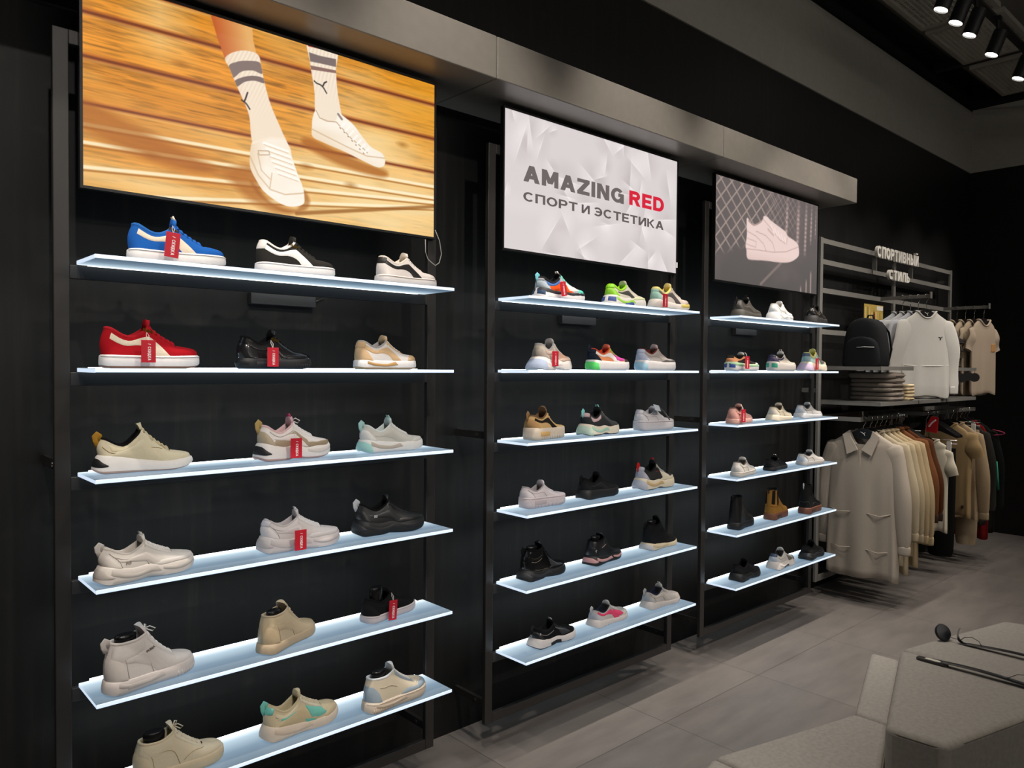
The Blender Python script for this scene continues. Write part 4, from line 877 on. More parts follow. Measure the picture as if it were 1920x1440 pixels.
'2.5.3': ('high_top_sneaker', 'black suede high top with cream running sole', 'high-top', dict(k='high', um='suede', up='161617', so='d3c3a5', os='17171a', osl=.12, ov=[('ankle', '1a1a1b'), ('heel', '17191c'), ('mud', '1a1a1b')], li='0c0c0d', tg='121213', la='1b1b1c', pt='1c1c1e', sp=[('wave', 'c7b493'), ('heelpod', 'b9b9bb')], pr=dict(st=PROF['run']['st'], sb=PROF['run']['sb'], fl=.05, hz=.64, dz=.60, cz=.66, tip=(.35, .80)))),
'2.6.1': ('sneaker', 'black strap sneaker with thick white zigzag sole', 'sneaker', dict(k='chunk', up='121213', um='fabric', pm='leather', so='cfc8c6', os='15161a', osl=.14, ov=[('fore', '2c2c2e'), ('heel', '17181a'), ('eye', '1a1a1b')], seam=[('a9a7a6', [(.16, .55), (.30, .48), (.42, .50)]), ('8a8887', [(.47, .62), (.53, .66), (.58, .70)]), ('8a8887', [(.47, .55), (.54, .58), (.59, .62)])], li='1a1a1b', tg='131314', tl='bdb9b8', la='131314', pt='2a2a2c', sp=[('arch', '17181c')], txt=(.14, .55, 'R', .016, 'c9c9c9'))),
'2.6.2': ('sneaker', 'light grey mesh sneaker with bright pink stripes', 'sneaker', dict(k='run', um='mesh', pm='suede', up='b9b4b0', so='cfc5c1', ov=[('heel', 'b4b4ba'), ('stripe', 'd8476c'), ('toe', 'c4bcb4'), ('eye', 'c9c4c0'), ('fore', 'd8476c')], seam=[('e6dfdc', [(.43, .20), (.52, .30), (.58, .38)])], li='1e2430', tg='b4b0ac', la='c9c4bf', pt='c4c4c8', ribs=(.3, .85))),
'2.6.3': ('sneaker', 'plain light grey mesh sneaker, last on the bottom shelf of middle bay', 'sneaker', dict(k='run', um='mesh', pm='suede', up='b5afa9', so='c9c0bb', ov=[('heel', 'aaa9ab'), ('stripe', 'b9b2ab'), ('toe', 'c2b9ad'), ('eye', 'bcb6b0')], seam=sm('8f8982'), li='20263a', tg='b9b4af', la='c6c1bc', tl='c9c4bf', pt='b9b7b8', ribs=(.3, .85))),
'3.1.1': ('sneaker', 'dark grey runner with twin loops, first on the top shelf of right bay', 'sneaker', dict(k='run', um='leather', up='4b4742', so='4a463f', ov=[('heel', '403c38'), ('mud', '45413b'), ('stripe2', '54504a')], seam=[('77716a', [(.02, .97), (.2, .93), (.42, .97)])], li='1b1a1a', tg='1c1b1a', tl='191818', la='5a564f', pt='151414')),
'3.1.2': ('sneaker', 'bright white chunky sneaker on the top shelf of right bay', 'sneaker', dict(k='chunk', up='e9e7e4', so='e8e6e4', ov=[('heel', 'efedeb'), ('stripe2', 'dedbd8'), ('mud', 'efedeb'), ('eye', 'f0eeec')], seam=sm('c9c6c3'), li='bfbcb8', tg='e9e7e4', la='f0efed', sp=[('wave', 'd9d6d3'), ('fwave', 'dddad7')])),
'3.1.3': ('sneaker', 'black strappy chunky sneaker at the right end of the top shelf', 'sneaker', dict(k='chunk', um='patent', up='2b2926', so='2c2a29', ov=[('heel', '22201e'), ('quarter', '4a4640'), ('fore', '3d3a35')], seam=[('8a847a', [(.10, .7), (.25, .6), (.4, .66)]), ('8a847a', [(.10, .45), (.25, .34), (.42, .40)])], li='0f0f0f', tg='1b1a19', la='2d2b28')),
'3.2.1': ('sneaker', 'sneaker with peach quarter, black midfoot and mint heel sole', 'sneaker', dict(k='low', up='d9976c', um='suede', pm='suede', so='cfcac6', ov=[('mid', '2c2826'), ('eye', '3a3634'), ('vamp', '6b6764'), ('toe', 'cfc9c4'), ('heeltab', '2a2725'), ('fore', '2b2826')], li='1b1a19', tg='d2ccc6', la='3a3837', sp=[('band', '9fc49a'), ('heelblock', '2f4a8f')], pr=dict(st=[(0,.24),(.5,.19),(1,.17)]))),
'3.2.2': ('sneaker', 'cream sneaker with dark violet heel and green sole chip', 'sneaker', dict(k='low', up='d6ccbf', so='d3c8c0', ov=[('heel', '4a4260'), ('quarter', '3f3956'), ('toe', 'd0bf9d'), ('eye', 'd9d0c6'), ('heeltab', '3b3650')], li='171617', tg='d8d0c8', tl='e0d9d2', la='3f3c3c', sp=[('heelblock', '3a9a7c')], pr=dict(st=[(0,.24),(.5,.19),(1,.17)]))),
'3.2.3': ('sneaker', 'mint and cream chunky sneaker with pale yellow collar', 'sneaker', dict(k='chunk', up='9fc4b4', pm='suede', so='dccdb8', ov=[('heel', '9ab9bb'), ('collar', 'd9d694'), ('toe', 'd9c3a8'), ('eye', 'dcc8b0'), ('fore', '66625c'), ('heeltab', '5f6d84')], li='d2cb6e', tg='d8d283', la='e0d2c0', sp=[('heelpod', 'c9b3cc')], pr=dict(fl=.09))),
'3.3.1': ('sneaker', 'all blush pink leather sneaker on the third shelf of right bay', 'sneaker', dict(k='low', up='d09c91', so='d0a196', ov=[('heel', 'cf988d'), ('eye', 'd5a59a'), ('stripe', 'cb968b')], seam=sm('b17c72'), li='6b504a', tg='cf9e93', la='d6aaa0', pr=dict(W=.195))),
'3.3.2': ('sneaker', 'cream leather retro runner on the third shelf of right bay', 'sneaker', dict(k='run', up='cfc4ae', so='d6cbb6', ov=[('heel', 'd3cabb'), ('eye', 'd3c9b6'), ('toe', 'cbbfa8')], seam=sm('a3967e'), li='55493b', tg='d1c6b1', la='d8cfbd')),
'3.3.3': ('sneaker', 'pale grey white retro runner, last on the third shelf of right bay', 'sneaker', dict(k='run', up='c3c0bd', so='c9c9cb', ov=[('heel', 'c9cdd3'), ('eye', 'c9c7c5'), ('toe', 'c0bdba')], seam=sm('98948f'), li='4b4f55', tg='c9c8c7', la='cfcecd', pr=dict(hz=.42))),
'3.4.1': ('sneaker', 'white leather court sneaker, first on the fourth shelf of right bay', 'sneaker', dict(k='low', up='c9c4bd', so='c0b9b2', ov=[('heel', 'cfcac4'), ('eye', 'cfcbc6')], seam=sm('8f8982'), li='4c4843', tg='cdc8c2', la='d3cfca', line='a9a29a', txt=(.46, .78, 'PUMA', .008, '4a4540'))),
'3.4.2': ('sneaker', 'black low sneaker with white lace tips on the fourth shelf', 'sneaker', dict(k='low', um='suede', up='18181a', so='141416', ov=[('heel', '1b1b1d')], seam=[('2b2b2e', [(.15, .70), (.32, .56), (.43, .34), (.47, .02)])], li='0b0b0c', tg='161617', tl='d0d0d0', la='1a1a1b', txt=(.44, .86, '•', .014, 'd9d9d9'))),
'3.4.3': ('sneaker', 'white leather court sneaker, last on the fourth shelf of right bay', 'sneaker', dict(k='low', up='c6c1bb', so='bdb8b4', ov=[('heel', 'c2c9d2'), ('eye', 'cbc7c2')], seam=sm('8f8a84'), li='3d3e42', tg='cac6c1', la='d0ccc8')),
'3.5.1': ('ankle_boot', 'black leather pull on boot with rounded toe, fifth shelf of right bay', 'boot', dict(k='chel', up='151516', so='131314', um='leather', ov=[('gore', '1d1d1f')], li='0c0c0d', pt='1b1b1c', line='26262a', seam=[('2a2a2d', [(.5, .05), (.58, .4), (.66, .6)])])),
'3.5.2': ('ankle_boot', 'mustard yellow ankle boot with black elastic panels and gum sole', 'boot', dict(k='chel', um='suede', up='96692f', so='6e432d', ov=[('gore', '1a1713'), ('gore2', '1a1713')], pm='fabric', li='1a1713', pt='2a2622', line='8a5638', sp=[('block', '3f2c20')], seam=[('6f4d1a', [(.02, .30), (.2, .28), (.42, .26), (.55, .1)])])),
'3.5.3': ('ankle_boot', 'black ankle boot with brown gum sole at the shelf end', 'boot', dict(k='chel', um='suede', up='191a1a', so='6a4030', ov=[('gore', '121213')], li='0d0d0e', pt='c9c9c9', line='7a4c3a', sp=[('block', '3a2a20')], seam=[('4a5450', [(.0, .25), (.12, .28), (.2, .05)]), ('4a5450', [(.35, .12), (.5, .16), (.62, .05)])])),
'3.6.1': ('sneaker', 'black suede sneaker with rippled sole, left end of the lowest shelf in right bay', 'sneaker', dict(k='chunk', um='suede', up='171718', so='141416', ov=[('heel', '1b1b1d'), ('mud', '1a1a1c')], seam=[('2d2c2b', [(.02, .98), (.2, .95), (.42, .98)])], li='0a0a0b', tg='151516', la='1a1a1c', sp=[('wave', '1f1f22')])),
'3.6.2': ('sneaker', 'white and grey chunky sneaker with navy heel on the lowest shelf', 'sneaker', dict(k='chunk', up='c9c4be', so='d0c8c2', ov=[('heel', 'bfc4cc'), ('heeltab', '3d4a66'), ('fore', '6d6a66'), ('toe', '77736d'), ('eye', 'd0cbc5')], seam=[('9a958f', [(.15, .6), (.32, .5), (.47, .3)])], li='2c2c30', tg='c6c2bc', la='d6d2cc', sp=[('wave', 'dcd5cf'), ('arch', '4a4a4e')])),
'3.6.3': ('sneaker', 'black sneaker with faceted sole, right end of the lowest shelf', 'sneaker', dict(k='chunk', um='suede', up='18191a', so='141619', ov=[('heel', '1c1d1f'), ('mud', '1b1c1e')], li='0a0a0b', tg='151516', la='1a1a1c', sp=[('fin', '1e2125')])),
}
PLACE = {  # x, y, length, height factor, turn
 '1.1.1': (0.7809, 2.3101, 0.2718, 0.963, -0.031),
 '1.1.2': (1.1532, 2.3118, 0.2684, 0.946, -0.006),
 '1.1.3': (1.5864, 2.3143, 0.2632, 0.914, 0.087),
 '1.2.1': (0.7054, 2.3105, 0.2685, 1.032, 0.031),
 '1.2.2': (1.0802, 2.3131, 0.2597, 0.950, 0.162),
 '1.2.3': (1.4974, 2.3125, 0.2617, 0.918, 0.132),
 '1.3.1': (0.7004, 2.3450, 0.2532, 0.968, -0.069),
 '1.3.2': (1.1623, 2.3442, 0.2553, 1.027, 0.076),
 '1.3.3': (1.5408, 2.3391, 0.2587, 0.935, 0.026),
 '1.4.1': (0.6886, 2.2928, 0.2608, 0.863, 0.136),
 '1.4.2': (1.1749, 2.3222, 0.2657, 0.904, -0.068),
 '1.4.3': (1.5332, 2.3358, 0.2659, 0.959, -0.112),
 '1.5.1': (0.6973, 2.2978, 0.2634, 0.900, 0.257),
 '1.5.2': (1.1292, 2.3239, 0.2557, 0.779, 0.491),
 '1.5.3': (1.5312, 2.3391, 0.2573, 0.812, 0.264),
 '1.6.1': (0.7805, 2.3060, 0.2608, 0.875, 0.051),
 '1.6.2': (1.1737, 2.3141, 0.2660, 1.002, 0.057),
 '1.6.3': (1.5173, 2.2750, 0.2681, 0.879, 0.126),
 '2.1.1': (2.3873, 2.3149, 0.2663, 0.836, -0.040),
 '2.1.2': (2.8547, 2.3350, 0.2653, 0.890, 0.029),
 '2.1.3': (3.1464, 2.2900, 0.2700, 0.990, -0.012),
 '2.2.1': (2.3351, 2.3125, 0.2619, 0.977, 0.268),
 '2.2.2': (2.7069, 2.3111, 0.2661, 0.903, 0.018),
 '2.2.3': (3.0667, 2.3103, 0.2691, 0.959, -0.018),
 '2.3.1': (2.3094, 2.3244, 0.2610, 0.959, 0.222),
 '2.3.2': (2.6697, 2.3280, 0.2611, 0.927, 0.120),
 '2.3.3': (3.0729, 2.3214, 0.2666, 0.940, -0.026),
 '2.4.1': (2.3221, 2.3450, 0.2563, 0.883, 0.028),
 '2.4.2': (2.6874, 2.3450, 0.2583, 0.916, 0.060),
 '2.4.3': (3.1112, 2.3419, 0.2654, 1.009, -0.005),
 '2.5.1': (2.3266, 2.3450, 0.2546, 0.832, 0.052),
 '2.5.2': (2.7224, 2.3424, 0.2520, 0.748, 0.164),
 '2.5.3': (3.1606, 2.3450, 0.2545, 0.791, 0.059),
 '2.6.1': (2.3715, 2.3243, 0.2555, 0.748, 0.028),
 '2.6.2': (2.7541, 2.3351, 0.2556, 0.808, 0.061),
 '2.6.3': (3.1570, 2.3292, 0.2607, 0.844, -0.014),
 '3.1.1': (3.9143, 2.3142, 0.2643, 0.902, 0.105),
 '3.1.2': (4.2944, 2.3159, 0.2621, 0.862, 0.157),
 '3.1.3': (4.7550, 2.3151, 0.2625, 0.891, 0.205),
 '3.2.1': (3.8667, 2.3113, 0.2652, 0.802, -0.047),
 '3.2.2': (4.3105, 2.3110, 0.2665, 0.908, 0.016),
 '3.2.3': (4.7182, 2.3104, 0.2687, 1.012, 0.080),
 '3.3.1': (3.8429, 2.3101, 0.2610, 0.851, 0.208),
 '3.3.2': (4.2758, 2.2997, 0.2622, 0.807, 0.146),
 '3.3.3': (4.6475, 2.3029, 0.2633, 0.754, 0.000),
 '3.4.1': (3.8679, 2.2959, 0.2606, 0.795, 0.222),
 '3.4.2': (4.2379, 2.3013, 0.2578, 0.663, 0.174),
 '3.4.3': (4.6464, 2.2852, 0.2643, 0.702, -0.031),
 '3.5.1': (3.9114, 2.3314, 0.2615, 0.931, 0.188),
 '3.5.2': (4.3239, 2.3389, 0.2612, 0.929, 0.172),
 '3.5.3': (4.6702, 2.2947, 0.2652, 0.889, 0.164),
 '3.6.1': (3.9341, 2.3102, 0.2610, 0.827, 0.073),
 '3.6.2': (4.3342, 2.3049, 0.2617, 0.836, 0.096),
 '3.6.3': (4.6997, 2.2907, 0.2620, 0.799, 0.114),
}
for key_, (nm_, lb_, ct_, cs_) in SHOES.items():
    x_, y_, L_, kz_, yw_ = PLACE[key_]
    make_shoe(nm_, lb_, ct_, GR, (x_, y_, SHELF_Z[int(key_[2])-1]+.0004), yw_, L_, kz_, cs_)
def zs(r): return SHELF_Z[r-1]
sale_tag(0.7416, 2.2381, 1.9498, 0.0390, 0.0704, 0.10, 'royal blue suede sneaker on the top left shelf')
sale_tag(0.6774, 2.2385, 1.6490, 0.0384, 0.0620, 0.00, 'bright red suede sneaker')
sale_tag(1.0415, 2.2411, 1.6382, 0.0368, 0.0594, 0.00, 'glossy all black sneaker of the second shelf')
sale_tag(1.1350, 2.2722, 1.3476, 0.0394, 0.0636, 0.00, 'white and taupe sneaker with pink tongue')
sale_tag(1.1397, 2.2502, 1.0535, 0.0405, 0.0653, 0.00, 'cool grey white chunky sneaker')
sale_tag(1.5029, 2.2671, 0.7468, 0.0337, 0.0707, 0.06, 'black sneaker with lilac sole')
sale_tag(2.3353, 2.2429, 1.9456, 0.0358, 0.0607, -0.20, 'orange and aqua multicolour sneaker')
sale_tag(3.0143, 2.2180, 1.9390, 0.0391, 0.0631, 0.00, 'pastel sneaker with yellow collar')
sale_tag(2.2871, 2.2405, 1.6495, 0.0383, 0.0626, 0.00, 'beige and blush chunky sneaker')
sale_tag(3.8009, 2.2393, 1.6479, 0.0428, 0.0690, 0.00, 'sneaker with peach quarter panel')
sale_tag(4.6211, 2.2384, 1.6468, 0.0434, 0.0700, 0.00, 'mint and cream sneaker with yellow collar')
sale_tag(3.7670, 2.2381, 1.3545, 0.0438, 0.0707, 0.00, 'blush pink sneaker')
def put_form(key, where, rise):
    x, y, L, kz, yw = PLACE[key]; c = SHOES[key][3]; p = dict(PROF[c['k']]); p.update(c.get('pr', {}))
    lx = ((.055+p['cx'])/2-.50-.012)*L; z0 = zs(int(key[2]))+(p['dz']-.10)*L*kz
    shoe_form(x+lx*math.cos(yw), y+lx*math.sin(yw), z0, .118*L, .070*L, (p['hz']+rise)*L*kz-(p['dz']-.10)*L*kz, where, yw)
put_form('1.5.1', 'off white platform high top', 0.060)
put_form('1.5.2', 'beige high top of the fifth shelf', 0.045)
put_form('1.5.3', 'black sneaker with pale lilac sole', 0.160)
put_form('1.6.1', 'cream mid top on the bottom shelf', 0.090)
put_form('1.6.3', 'cream and pale blue mid top', 0.070)
put_form('2.5.1', 'glossy black high top', 0.060)
put_form('2.5.2', 'black high top with pink sole panels', 0.090)
put_form('2.5.3', 'black high top with cream sole', 0.070)
lt = thing('paper_label', 'white paper label with dark strap laid over the plain white platform sneaker', 'label', (PLACE['2.3.3'][0]-.035, PLACE['2.3.3'][1]-.045, zs(3)+.112), .2)
MB().box(-.026, .026, -.001, .001, -.016, .016).build('card', M('b9bfc9', 'card'), lt)
MB().tube([(.026, 0, .004), (.045, -.006, -.02), (.052, -.012, -.05), (.055, -.014, -.066)], .004, 6, flat=.5).build('strap', M('4d4a48', 'plain'), lt, smooth=True)
lt.rotation_euler = (-.5, .15, .1)

# ------------------------------------------------------------------ clothes rack at the end of the wall
rack_steel = M('72706c', 'paint', .36); rack_dark = M('5c5a56', 'paint', .4)
YR = 2.50
rk = thing('clothes_rack', 'tall grey steel clothes rack standing on the wall beside the shoe bays', 'clothes rack', (5.19, YR, 0))
RW = 2.62
for xx in (0, 1.278, RW-.04):
    MB().box(xx, xx+.04, 0, .02, .11, 2.54).build('post', rack_steel, rk, bevel=.002)
for zz in (2.50, 2.353, 2.152, 1.86, 1.602, 1.361, 1.255):
    for xa, xb in ((.0402, 1.2778), (1.3182, RW-.0402)):
        MB().box(xa, xb, .002, .018, zz, zz+.036).build('rail', rack_steel, rk, bevel=.0015)
for xa, xb in ((.0402, 1.2778), (1.3182, RW-.0402)):
    MB().box(xa, xb, .001, .019, .11, .15).build('bottom_rail', rack_steel, rk, bevel=.0015)
for xx in (.012, 1.29, RW-.028):
    for zz in (.2, 1.45, 2.42):
        MB().box(xx, xx+.016, .02, Y_WALL-YR-.0006, zz, zz+.03).build('wall_bracket', rack_dark, rk)
def arm(x, which):
    t = thing('faceout_arm', 'grey steel hanging arm sticking out of the rack, %s' % which, 'hanging arm', (x, YR, 2.16), 0, 'hanging arms of the rack')
    MB().box(-.006, .006, -.362, .0016, 0, .027).build('bar', rack_steel, t, bevel=.001)
    MB().box(-.018, .018, -.370, -.3622, -.004, .045).build('end_stop', rack_steel, t, bevel=.001)
arm(6.22, 'the one with sweatshirts'); arm(7.61, 'the one with cream t-shirts')
def wshelf(x0, x1, z, lab):
    t = thing('rack_shelf', lab, 'shelf', ((x0+x1)/2, YR, z), 0, 'steel shelves of the rack')
    w = (x1-x0)/2
    MB().box(-w, w, -.40, .0016, -.004, 0).build('deck', rack_dark, t)
    MB().box(-w, w, -.4045, -.4005, -.026, 0).box(-w, -w+.004, -.40, -.0006, -.026, -.0041).box(w-.004, w, -.40, -.0006, -.026, -.0041).build('folded_edge', rack_steel, t)
wshelf(5.236, 5.80, 1.636, 'grey steel shelf under the black backpack'); wshelf(6.60, 7.17, 1.636, 'grey steel shelf under the dark folded hats')
wshelf(5.236, 5.90, 1.395, 'grey steel shelf under the folded sweaters'); wshelf(5.92, 7.17, 1.395, 'empty grey steel shelf at the far side of the rack')
def urail(x0, x1, lab):
    t = thing('hanging_rail', lab, 'hanging rail', (x0, YR, 1.258), 0, 'U-shaped hanging rails')
    for xx in (0, x1-x0-.012): MB().box(xx, xx+.012, -.276, .0016, 0, .03).build('side_arm', rack_steel, t, bevel=.001)
    MB().box(.0122, x1-x0-.0122, -.2758, -.264, 0, .03).build('rail', rack_dark, t, bevel=.001)
urail(5.225, 6.06, 'U-shaped steel rail holding the cream shirts and brown jackets'); urail(6.36, 7.60, 'U-shaped steel rail holding the tan t-shirt and dark garments')
# sign letters
sg = thing('category_sign', 'white raised letter sign on top of the clothes rack', 'sign', (6.4, 2.47, 2.42))
wl = M('d9d5cd', 'plain', .5)
for body, xa, xb, za, zb in (('СПОРТИВНЫЙ', 5.997, 6.822, 2.478, 2.566), ('СТИЛЬ', 6.225, 6.638, 2.327, 2.404)):
    block_text('letters', body, xb-xa, zb-za, wl, sg, ((xa+xb)/2-6.4, -.006, (za+zb)/2-2.42), (PI/2, 0, 0), .022, .26, .16)
MB().box(-.42, .44, -.004, .004, -.075, -.045).box(-.36, -.352, -.004, .03, -.045, .06).box(.36, .368, -.004, .03, -.045, .06).build('mount_bar', rack_steel, sg)

# ------------------------------------------------------------------ garments
hang_black = M('141416', 'plain', .35); chrome = M('c9c9c8', 'chrome')
def hanger(x, y, z, rz, lab, grp, drop=.08, cat_mark=True, hw=.12):
    """z = top of the rail; hook goes over it"""
    t = thing('hanger', lab, 'hanger', (x, y, z), rz, grp)
    hk = [(0, 0, -drop), (0, 0, -.062), (.006, 0, -.050), (.014, 0, -.040), (.0155, 0, -.020), (.014, 0, -.004), (.0095, 0, .0026), (0, 0, .0041), (-.0095, 0, .0022), (-.014, 0, -.006), (-.0145, 0, -.018)]
    MB().tube(hk, .0026, 6).build('hook', chrome, t, smooth=True)
    k_ = -.010-(hw-.03)*.60
    pts = [(-.03, 0), (.03, 0), (.07, -.026), (hw, k_), (hw, k_-.02), (.07, -.076), (0, -.068), (-.07, -.076), (-hw, k_-.02), (-hw, k_), (-.07, -.026)]
    m = MB(); n = len(pts)
    m.add([(a, -.003, b-drop) for a, b in pts]+[(a, .003, b-drop) for a, b in pts], [tuple(range(n)), tuple(range(2*n-1, n-1, -1))]+[(i, i+n, (i+1) % n+n, (i+1) % n) for i in range(n)])
    m.build('shoulder_bar', hang_black, t, bevel=.001)
    if cat_mark:
        MB().tube([(-.018, -.0045, -.022-drop), (-.006, -.0045, -.028-drop), (.006, -.0045, -.036-drop), (.012, -.0045, -.048-drop)], .0022, 5).tube([(.004, -.0045, -.032-drop), (.014, -.0045, -.026-drop)], .0018, 5).build('leaping_mark', M('d8d6d2', 'plain'), t, smooth=True)
    return t
def garment(name, lab, cat, grp, x, y, z, rz, colr, sh=.23, hem=.25, ln=.68, sleeve='long', slen=.6, flare=.05, neck='crew', kind='fabric', depth=.055, seed=1, sr=.075, back=None, extras=(), cuff=None, hemband=None, thin=.62):
    t = thing(name, lab, cat, (x, y, z), rz, grp); mt = M(colr, kind); rng = random.Random(seed); ph = rng.uniform(0, 6)
    N = 56
    prof = [(0, .088, .042), (-.022, .108, .046), (-.048, .150, .05), (-.075, sh*.86, .052), (-.105, sh*.97, .056), (-.16, sh*1.02, .062), (-.26, sh*1.02, depth+.012), (-.45*ln-.05, (sh+hem)/2, depth+.016), (-.72*ln, hem*.99, depth+.012), (-.92*ln, hem, depth+.008), (-ln+.004, hem, depth+.004), (-ln, hem*.985, depth-.004)]
    prof = [(a, b, c*thin) for a, b, c in prof]
    fw_ = pchip([(-a, b) for a, b, c in prof]); fd_ = pchip([(-a, c) for a, b, c in prof])
    def ring(zz, ins=0.0):
        r = []; f = min(1, max(0, (zz-.15)/(ln-.15))) if zz > .15 else 0
        for i in range(N):
            a = 2*PI*i/N; w, d = fw_(zz)-ins, max(.008, fd_(zz)-ins)
            ca, sa = math.cos(a), math.sin(a)
            px = w*math.copysign(abs(ca)**.8, ca); py = d*math.copysign(abs(sa)**.75, sa)
            amp = .022*thin*f*(.4+.6*abs(sa)); py += amp*math.sin(6*a+ph)+amp*.6*math.sin(11*a+2*ph)
            dz = (.055 if neck == 'crew' else .10)*max(0, 1-zz/.09)*max(0, -sa)**1.5*(1-abs(ca)**2)
            hz = .012*f*f*math.sin(3*a+ph)
            r.append((px, py, -zz-dz-hz))
        return r
    zz = [0, .012, .022, .035, .048, .062, .075, .09, .105, .13, .16, .21]+[.26+(ln-.26)*k/14 for k in range(1, 14)]+[ln-.004, ln]
    R = [ring(q) for q in zz]
    inner = [ring(q, .004) for q in (ln-.002, ln*.8, .3, .1, .03, .002)]
    MB().rings(R+inner, cap=False).build('body', mt, t, smooth=True, auto=60)
    if sleeve:
        for sd in (-1, 1):
            if sleeve == 'long':
                P = pchip([(0, sh*.82), (.15, sh*.96), (.5, sh+flare*.7), (1, sh+flare)]); Zs = lambda k: -.115-(slen-.115)*k
                nk = 14; Rr = lambda k: (sr*(.98-.32*k), sr*(.80-.22*k)*thin)
            else:
                P = pchip([(0, sh*.86), (1, sh+.03)]); Zs = lambda k: -.112-.165*k
                nk = 8; Rr = lambda k: (sr*(.95-.05*k), sr*.70*thin)
            R = []
            for j in range(nk+1):
                k = j/nk; cxx, czz = P(k), Zs(k); k2 = min(1, k+.02); k1 = max(0, k-.02)
                tx_, tz_ = P(k2)-P(k1), Zs(k2)-Zs(k1); l_ = math.hypot(tx_, tz_); tx_, tz_ = tx_/l_, tz_/l_
                ra, rb = Rr(k)
                if sleeve == 'long' and k > .93: ra *= .82; rb *= .85
                w_ = 1+.07*math.sin(9*k+ph+sd)
                R.append([(sd*(cxx+ra*w_*math.cos(q)*(-tz_)), .008*math.sin(6*k+ph)+rb*math.sin(q)*(1+.08*math.sin(3*q+ph+8*k)), czz+ra*w_*math.cos(q)*tx_) for q in [2*PI*i/18 for i in range(18)]])
            r0 = R[0]; c0 = [sum(p[q] for p in r0)/18 for q in range(3)]
            dome = [[(c0[0]+(p[0]-c0[0])*s_-sd*ox, c0[1]+(p[1]-c0[1])*s_, c0[2]+(p[2]-c0[2])*s_+oz) for p in r0] for s_, ox, oz in ((.2, .040, .036), (.55, .028, .028), (.82, .012, .015))]
            MB().rings(dome+R).build('sleeve', mt, t, smooth=True, auto=60)
            if sleeve == 'long' and cuff:
                Rc = [[(sd*(P(1)+.9*sr*.70*s_*math.cos(q)), sr*.56*thin*s_*math.sin(q)+.008*math.sin(6+ph), -slen-dz) for q in [2*PI*i/18 for i in range(18)]] for s_, dz in ((.86, -.012), (.92, .004), (.9, .04), (.84, .05))]
                MB().rings(Rc).build('cuff', M(cuff, kind), t, smooth=True)
    if neck == 'crew':
        MB().tube([(p[0], p[1]+math.copysign(.0025, p[1]), p[2]) for p in ring(.006)], .0085 if thin > .3 else .0062, 8, closed=True).build('neckband', mt, t, smooth=True)
    if hemband:
        R = [[(px*1.01, py*1.06, pz) for px, py, pz in ring(q)] for q in (ln-.075, ln-.07, ln-.02, ln-.0)]
        MB().rings(R, cap=False).build('hem_band', M(hemband, kind), t, smooth=True)
    for e in extras:
        e(t, ring, mt)
    return t
def strokes(name, lines, r, colr, kind='fabric'):
    def f(t, ring, mt):
        m = MB()
        for L in lines: m.tube(L, r, 6)
        m.build(name, M(colr, kind), t, smooth=True)
    return f
def flat_piece(name, pts, y0, y1, colr, kind='fabric', bev=.003, tilt=0.0):
    def f(t, ring, mt):
        n = len(pts); m = MB()
        m.add([(a, y0+tilt*b, b) for a, b in pts]+[(a, y1+tilt*b, b) for a, b in pts], [tuple(range(n)), tuple(range(2*n-1, n-1, -1))]+[(i, i+n, (i+1) % n+n, (i+1) % n) for i in range(n)])
        m.build(name, M(colr, kind), t, bevel=bev, smooth=False)
    return f
ZR = 1.288
def on_rail(x, lab_h, **k): hanger(x, 2.231, ZR, -PI/2, lab_h, 'hangers on the lower rails', **k)
GL = 'garments on the lower rails'
# front shirt jacket
cr = '9d9387'
def shirt_extras():
    Y = -.056
    return [flat_piece('collar_flap', [(-.076, .004), (-.125, -.030), (-.083, -.165), (-.010, -.128), (-.066, -.040)], -.040, -.031, 'a69c90', tilt=.17),
            flat_piece('collar_flap', [(.076, .004), (.125, -.030), (.083, -.165), (.010, -.128), (.066, -.040)], -.040, -.031, 'a69c90', tilt=.17),
            strokes('placket', [[(0, Y+.008, -.13), (.003, Y, -.35), (0, Y-.004, -.62), (.003, Y-.002, -.96)]], .0035, '8f8578'),
            strokes('pocket', [[(-.205, Y+.016, -.545), (-.14, Y-.004, -.565), (-.055, Y-.006, -.555)]], .003, 'aa9f91'), strokes('pocket_hem', [[(-.19, Y+.012, -.80), (-.13, Y-.004, -.812), (-.055, Y-.006, -.80)]], .003, 'aa9f91'),
            strokes('pocket', [[(.205, Y+.016, -.545), (.14, Y-.004, -.565), (.055, Y-.006, -.555)]], .003, 'aa9f91'), strokes('pocket_hem', [[(.19, Y+.012, -.80), (.13, Y-.004, -.812), (.055, Y-.006, -.80)]], .003, 'aa9f91')]
on_rail(5.30, 'black hanger holding the long cream shirt jacket in front')
garment('shirt_jacket', 'long cream shirt jacket with pointed collar and two pockets, first on the rail', 'shirt', None, 5.30, 2.231, 1.195, -PI/2, cr, sh=.225, hem=.245, ln=1.0, slen=.76, flare=.05, neck='v', seed=3, sr=.072, cuff='a0968a', depth=.066, thin=.70, extras=shirt_extras())
rest = [(5.405, 'shirt', 'cream button shirt hanging second behind the long shirt jacket', 'a3967f', .225, .235, .90, '9c8f78', 4),
        (5.495, 'sweatshirt', 'ivory sweatshirt hanging third on the cream rail', 'a09278', .225, .235, .98, '998c74', 5),
        (5.575, 'sweatshirt', 'pale beige sweatshirt hanging fourth on the cream rail', 'a08d6f', .23, .235, .86, '958466', 6),
        (5.655, 'sweatshirt', 'warm cream sweatshirt just before the brown jackets', 'a59373', .235, .24, .95, '99896b', 7)]
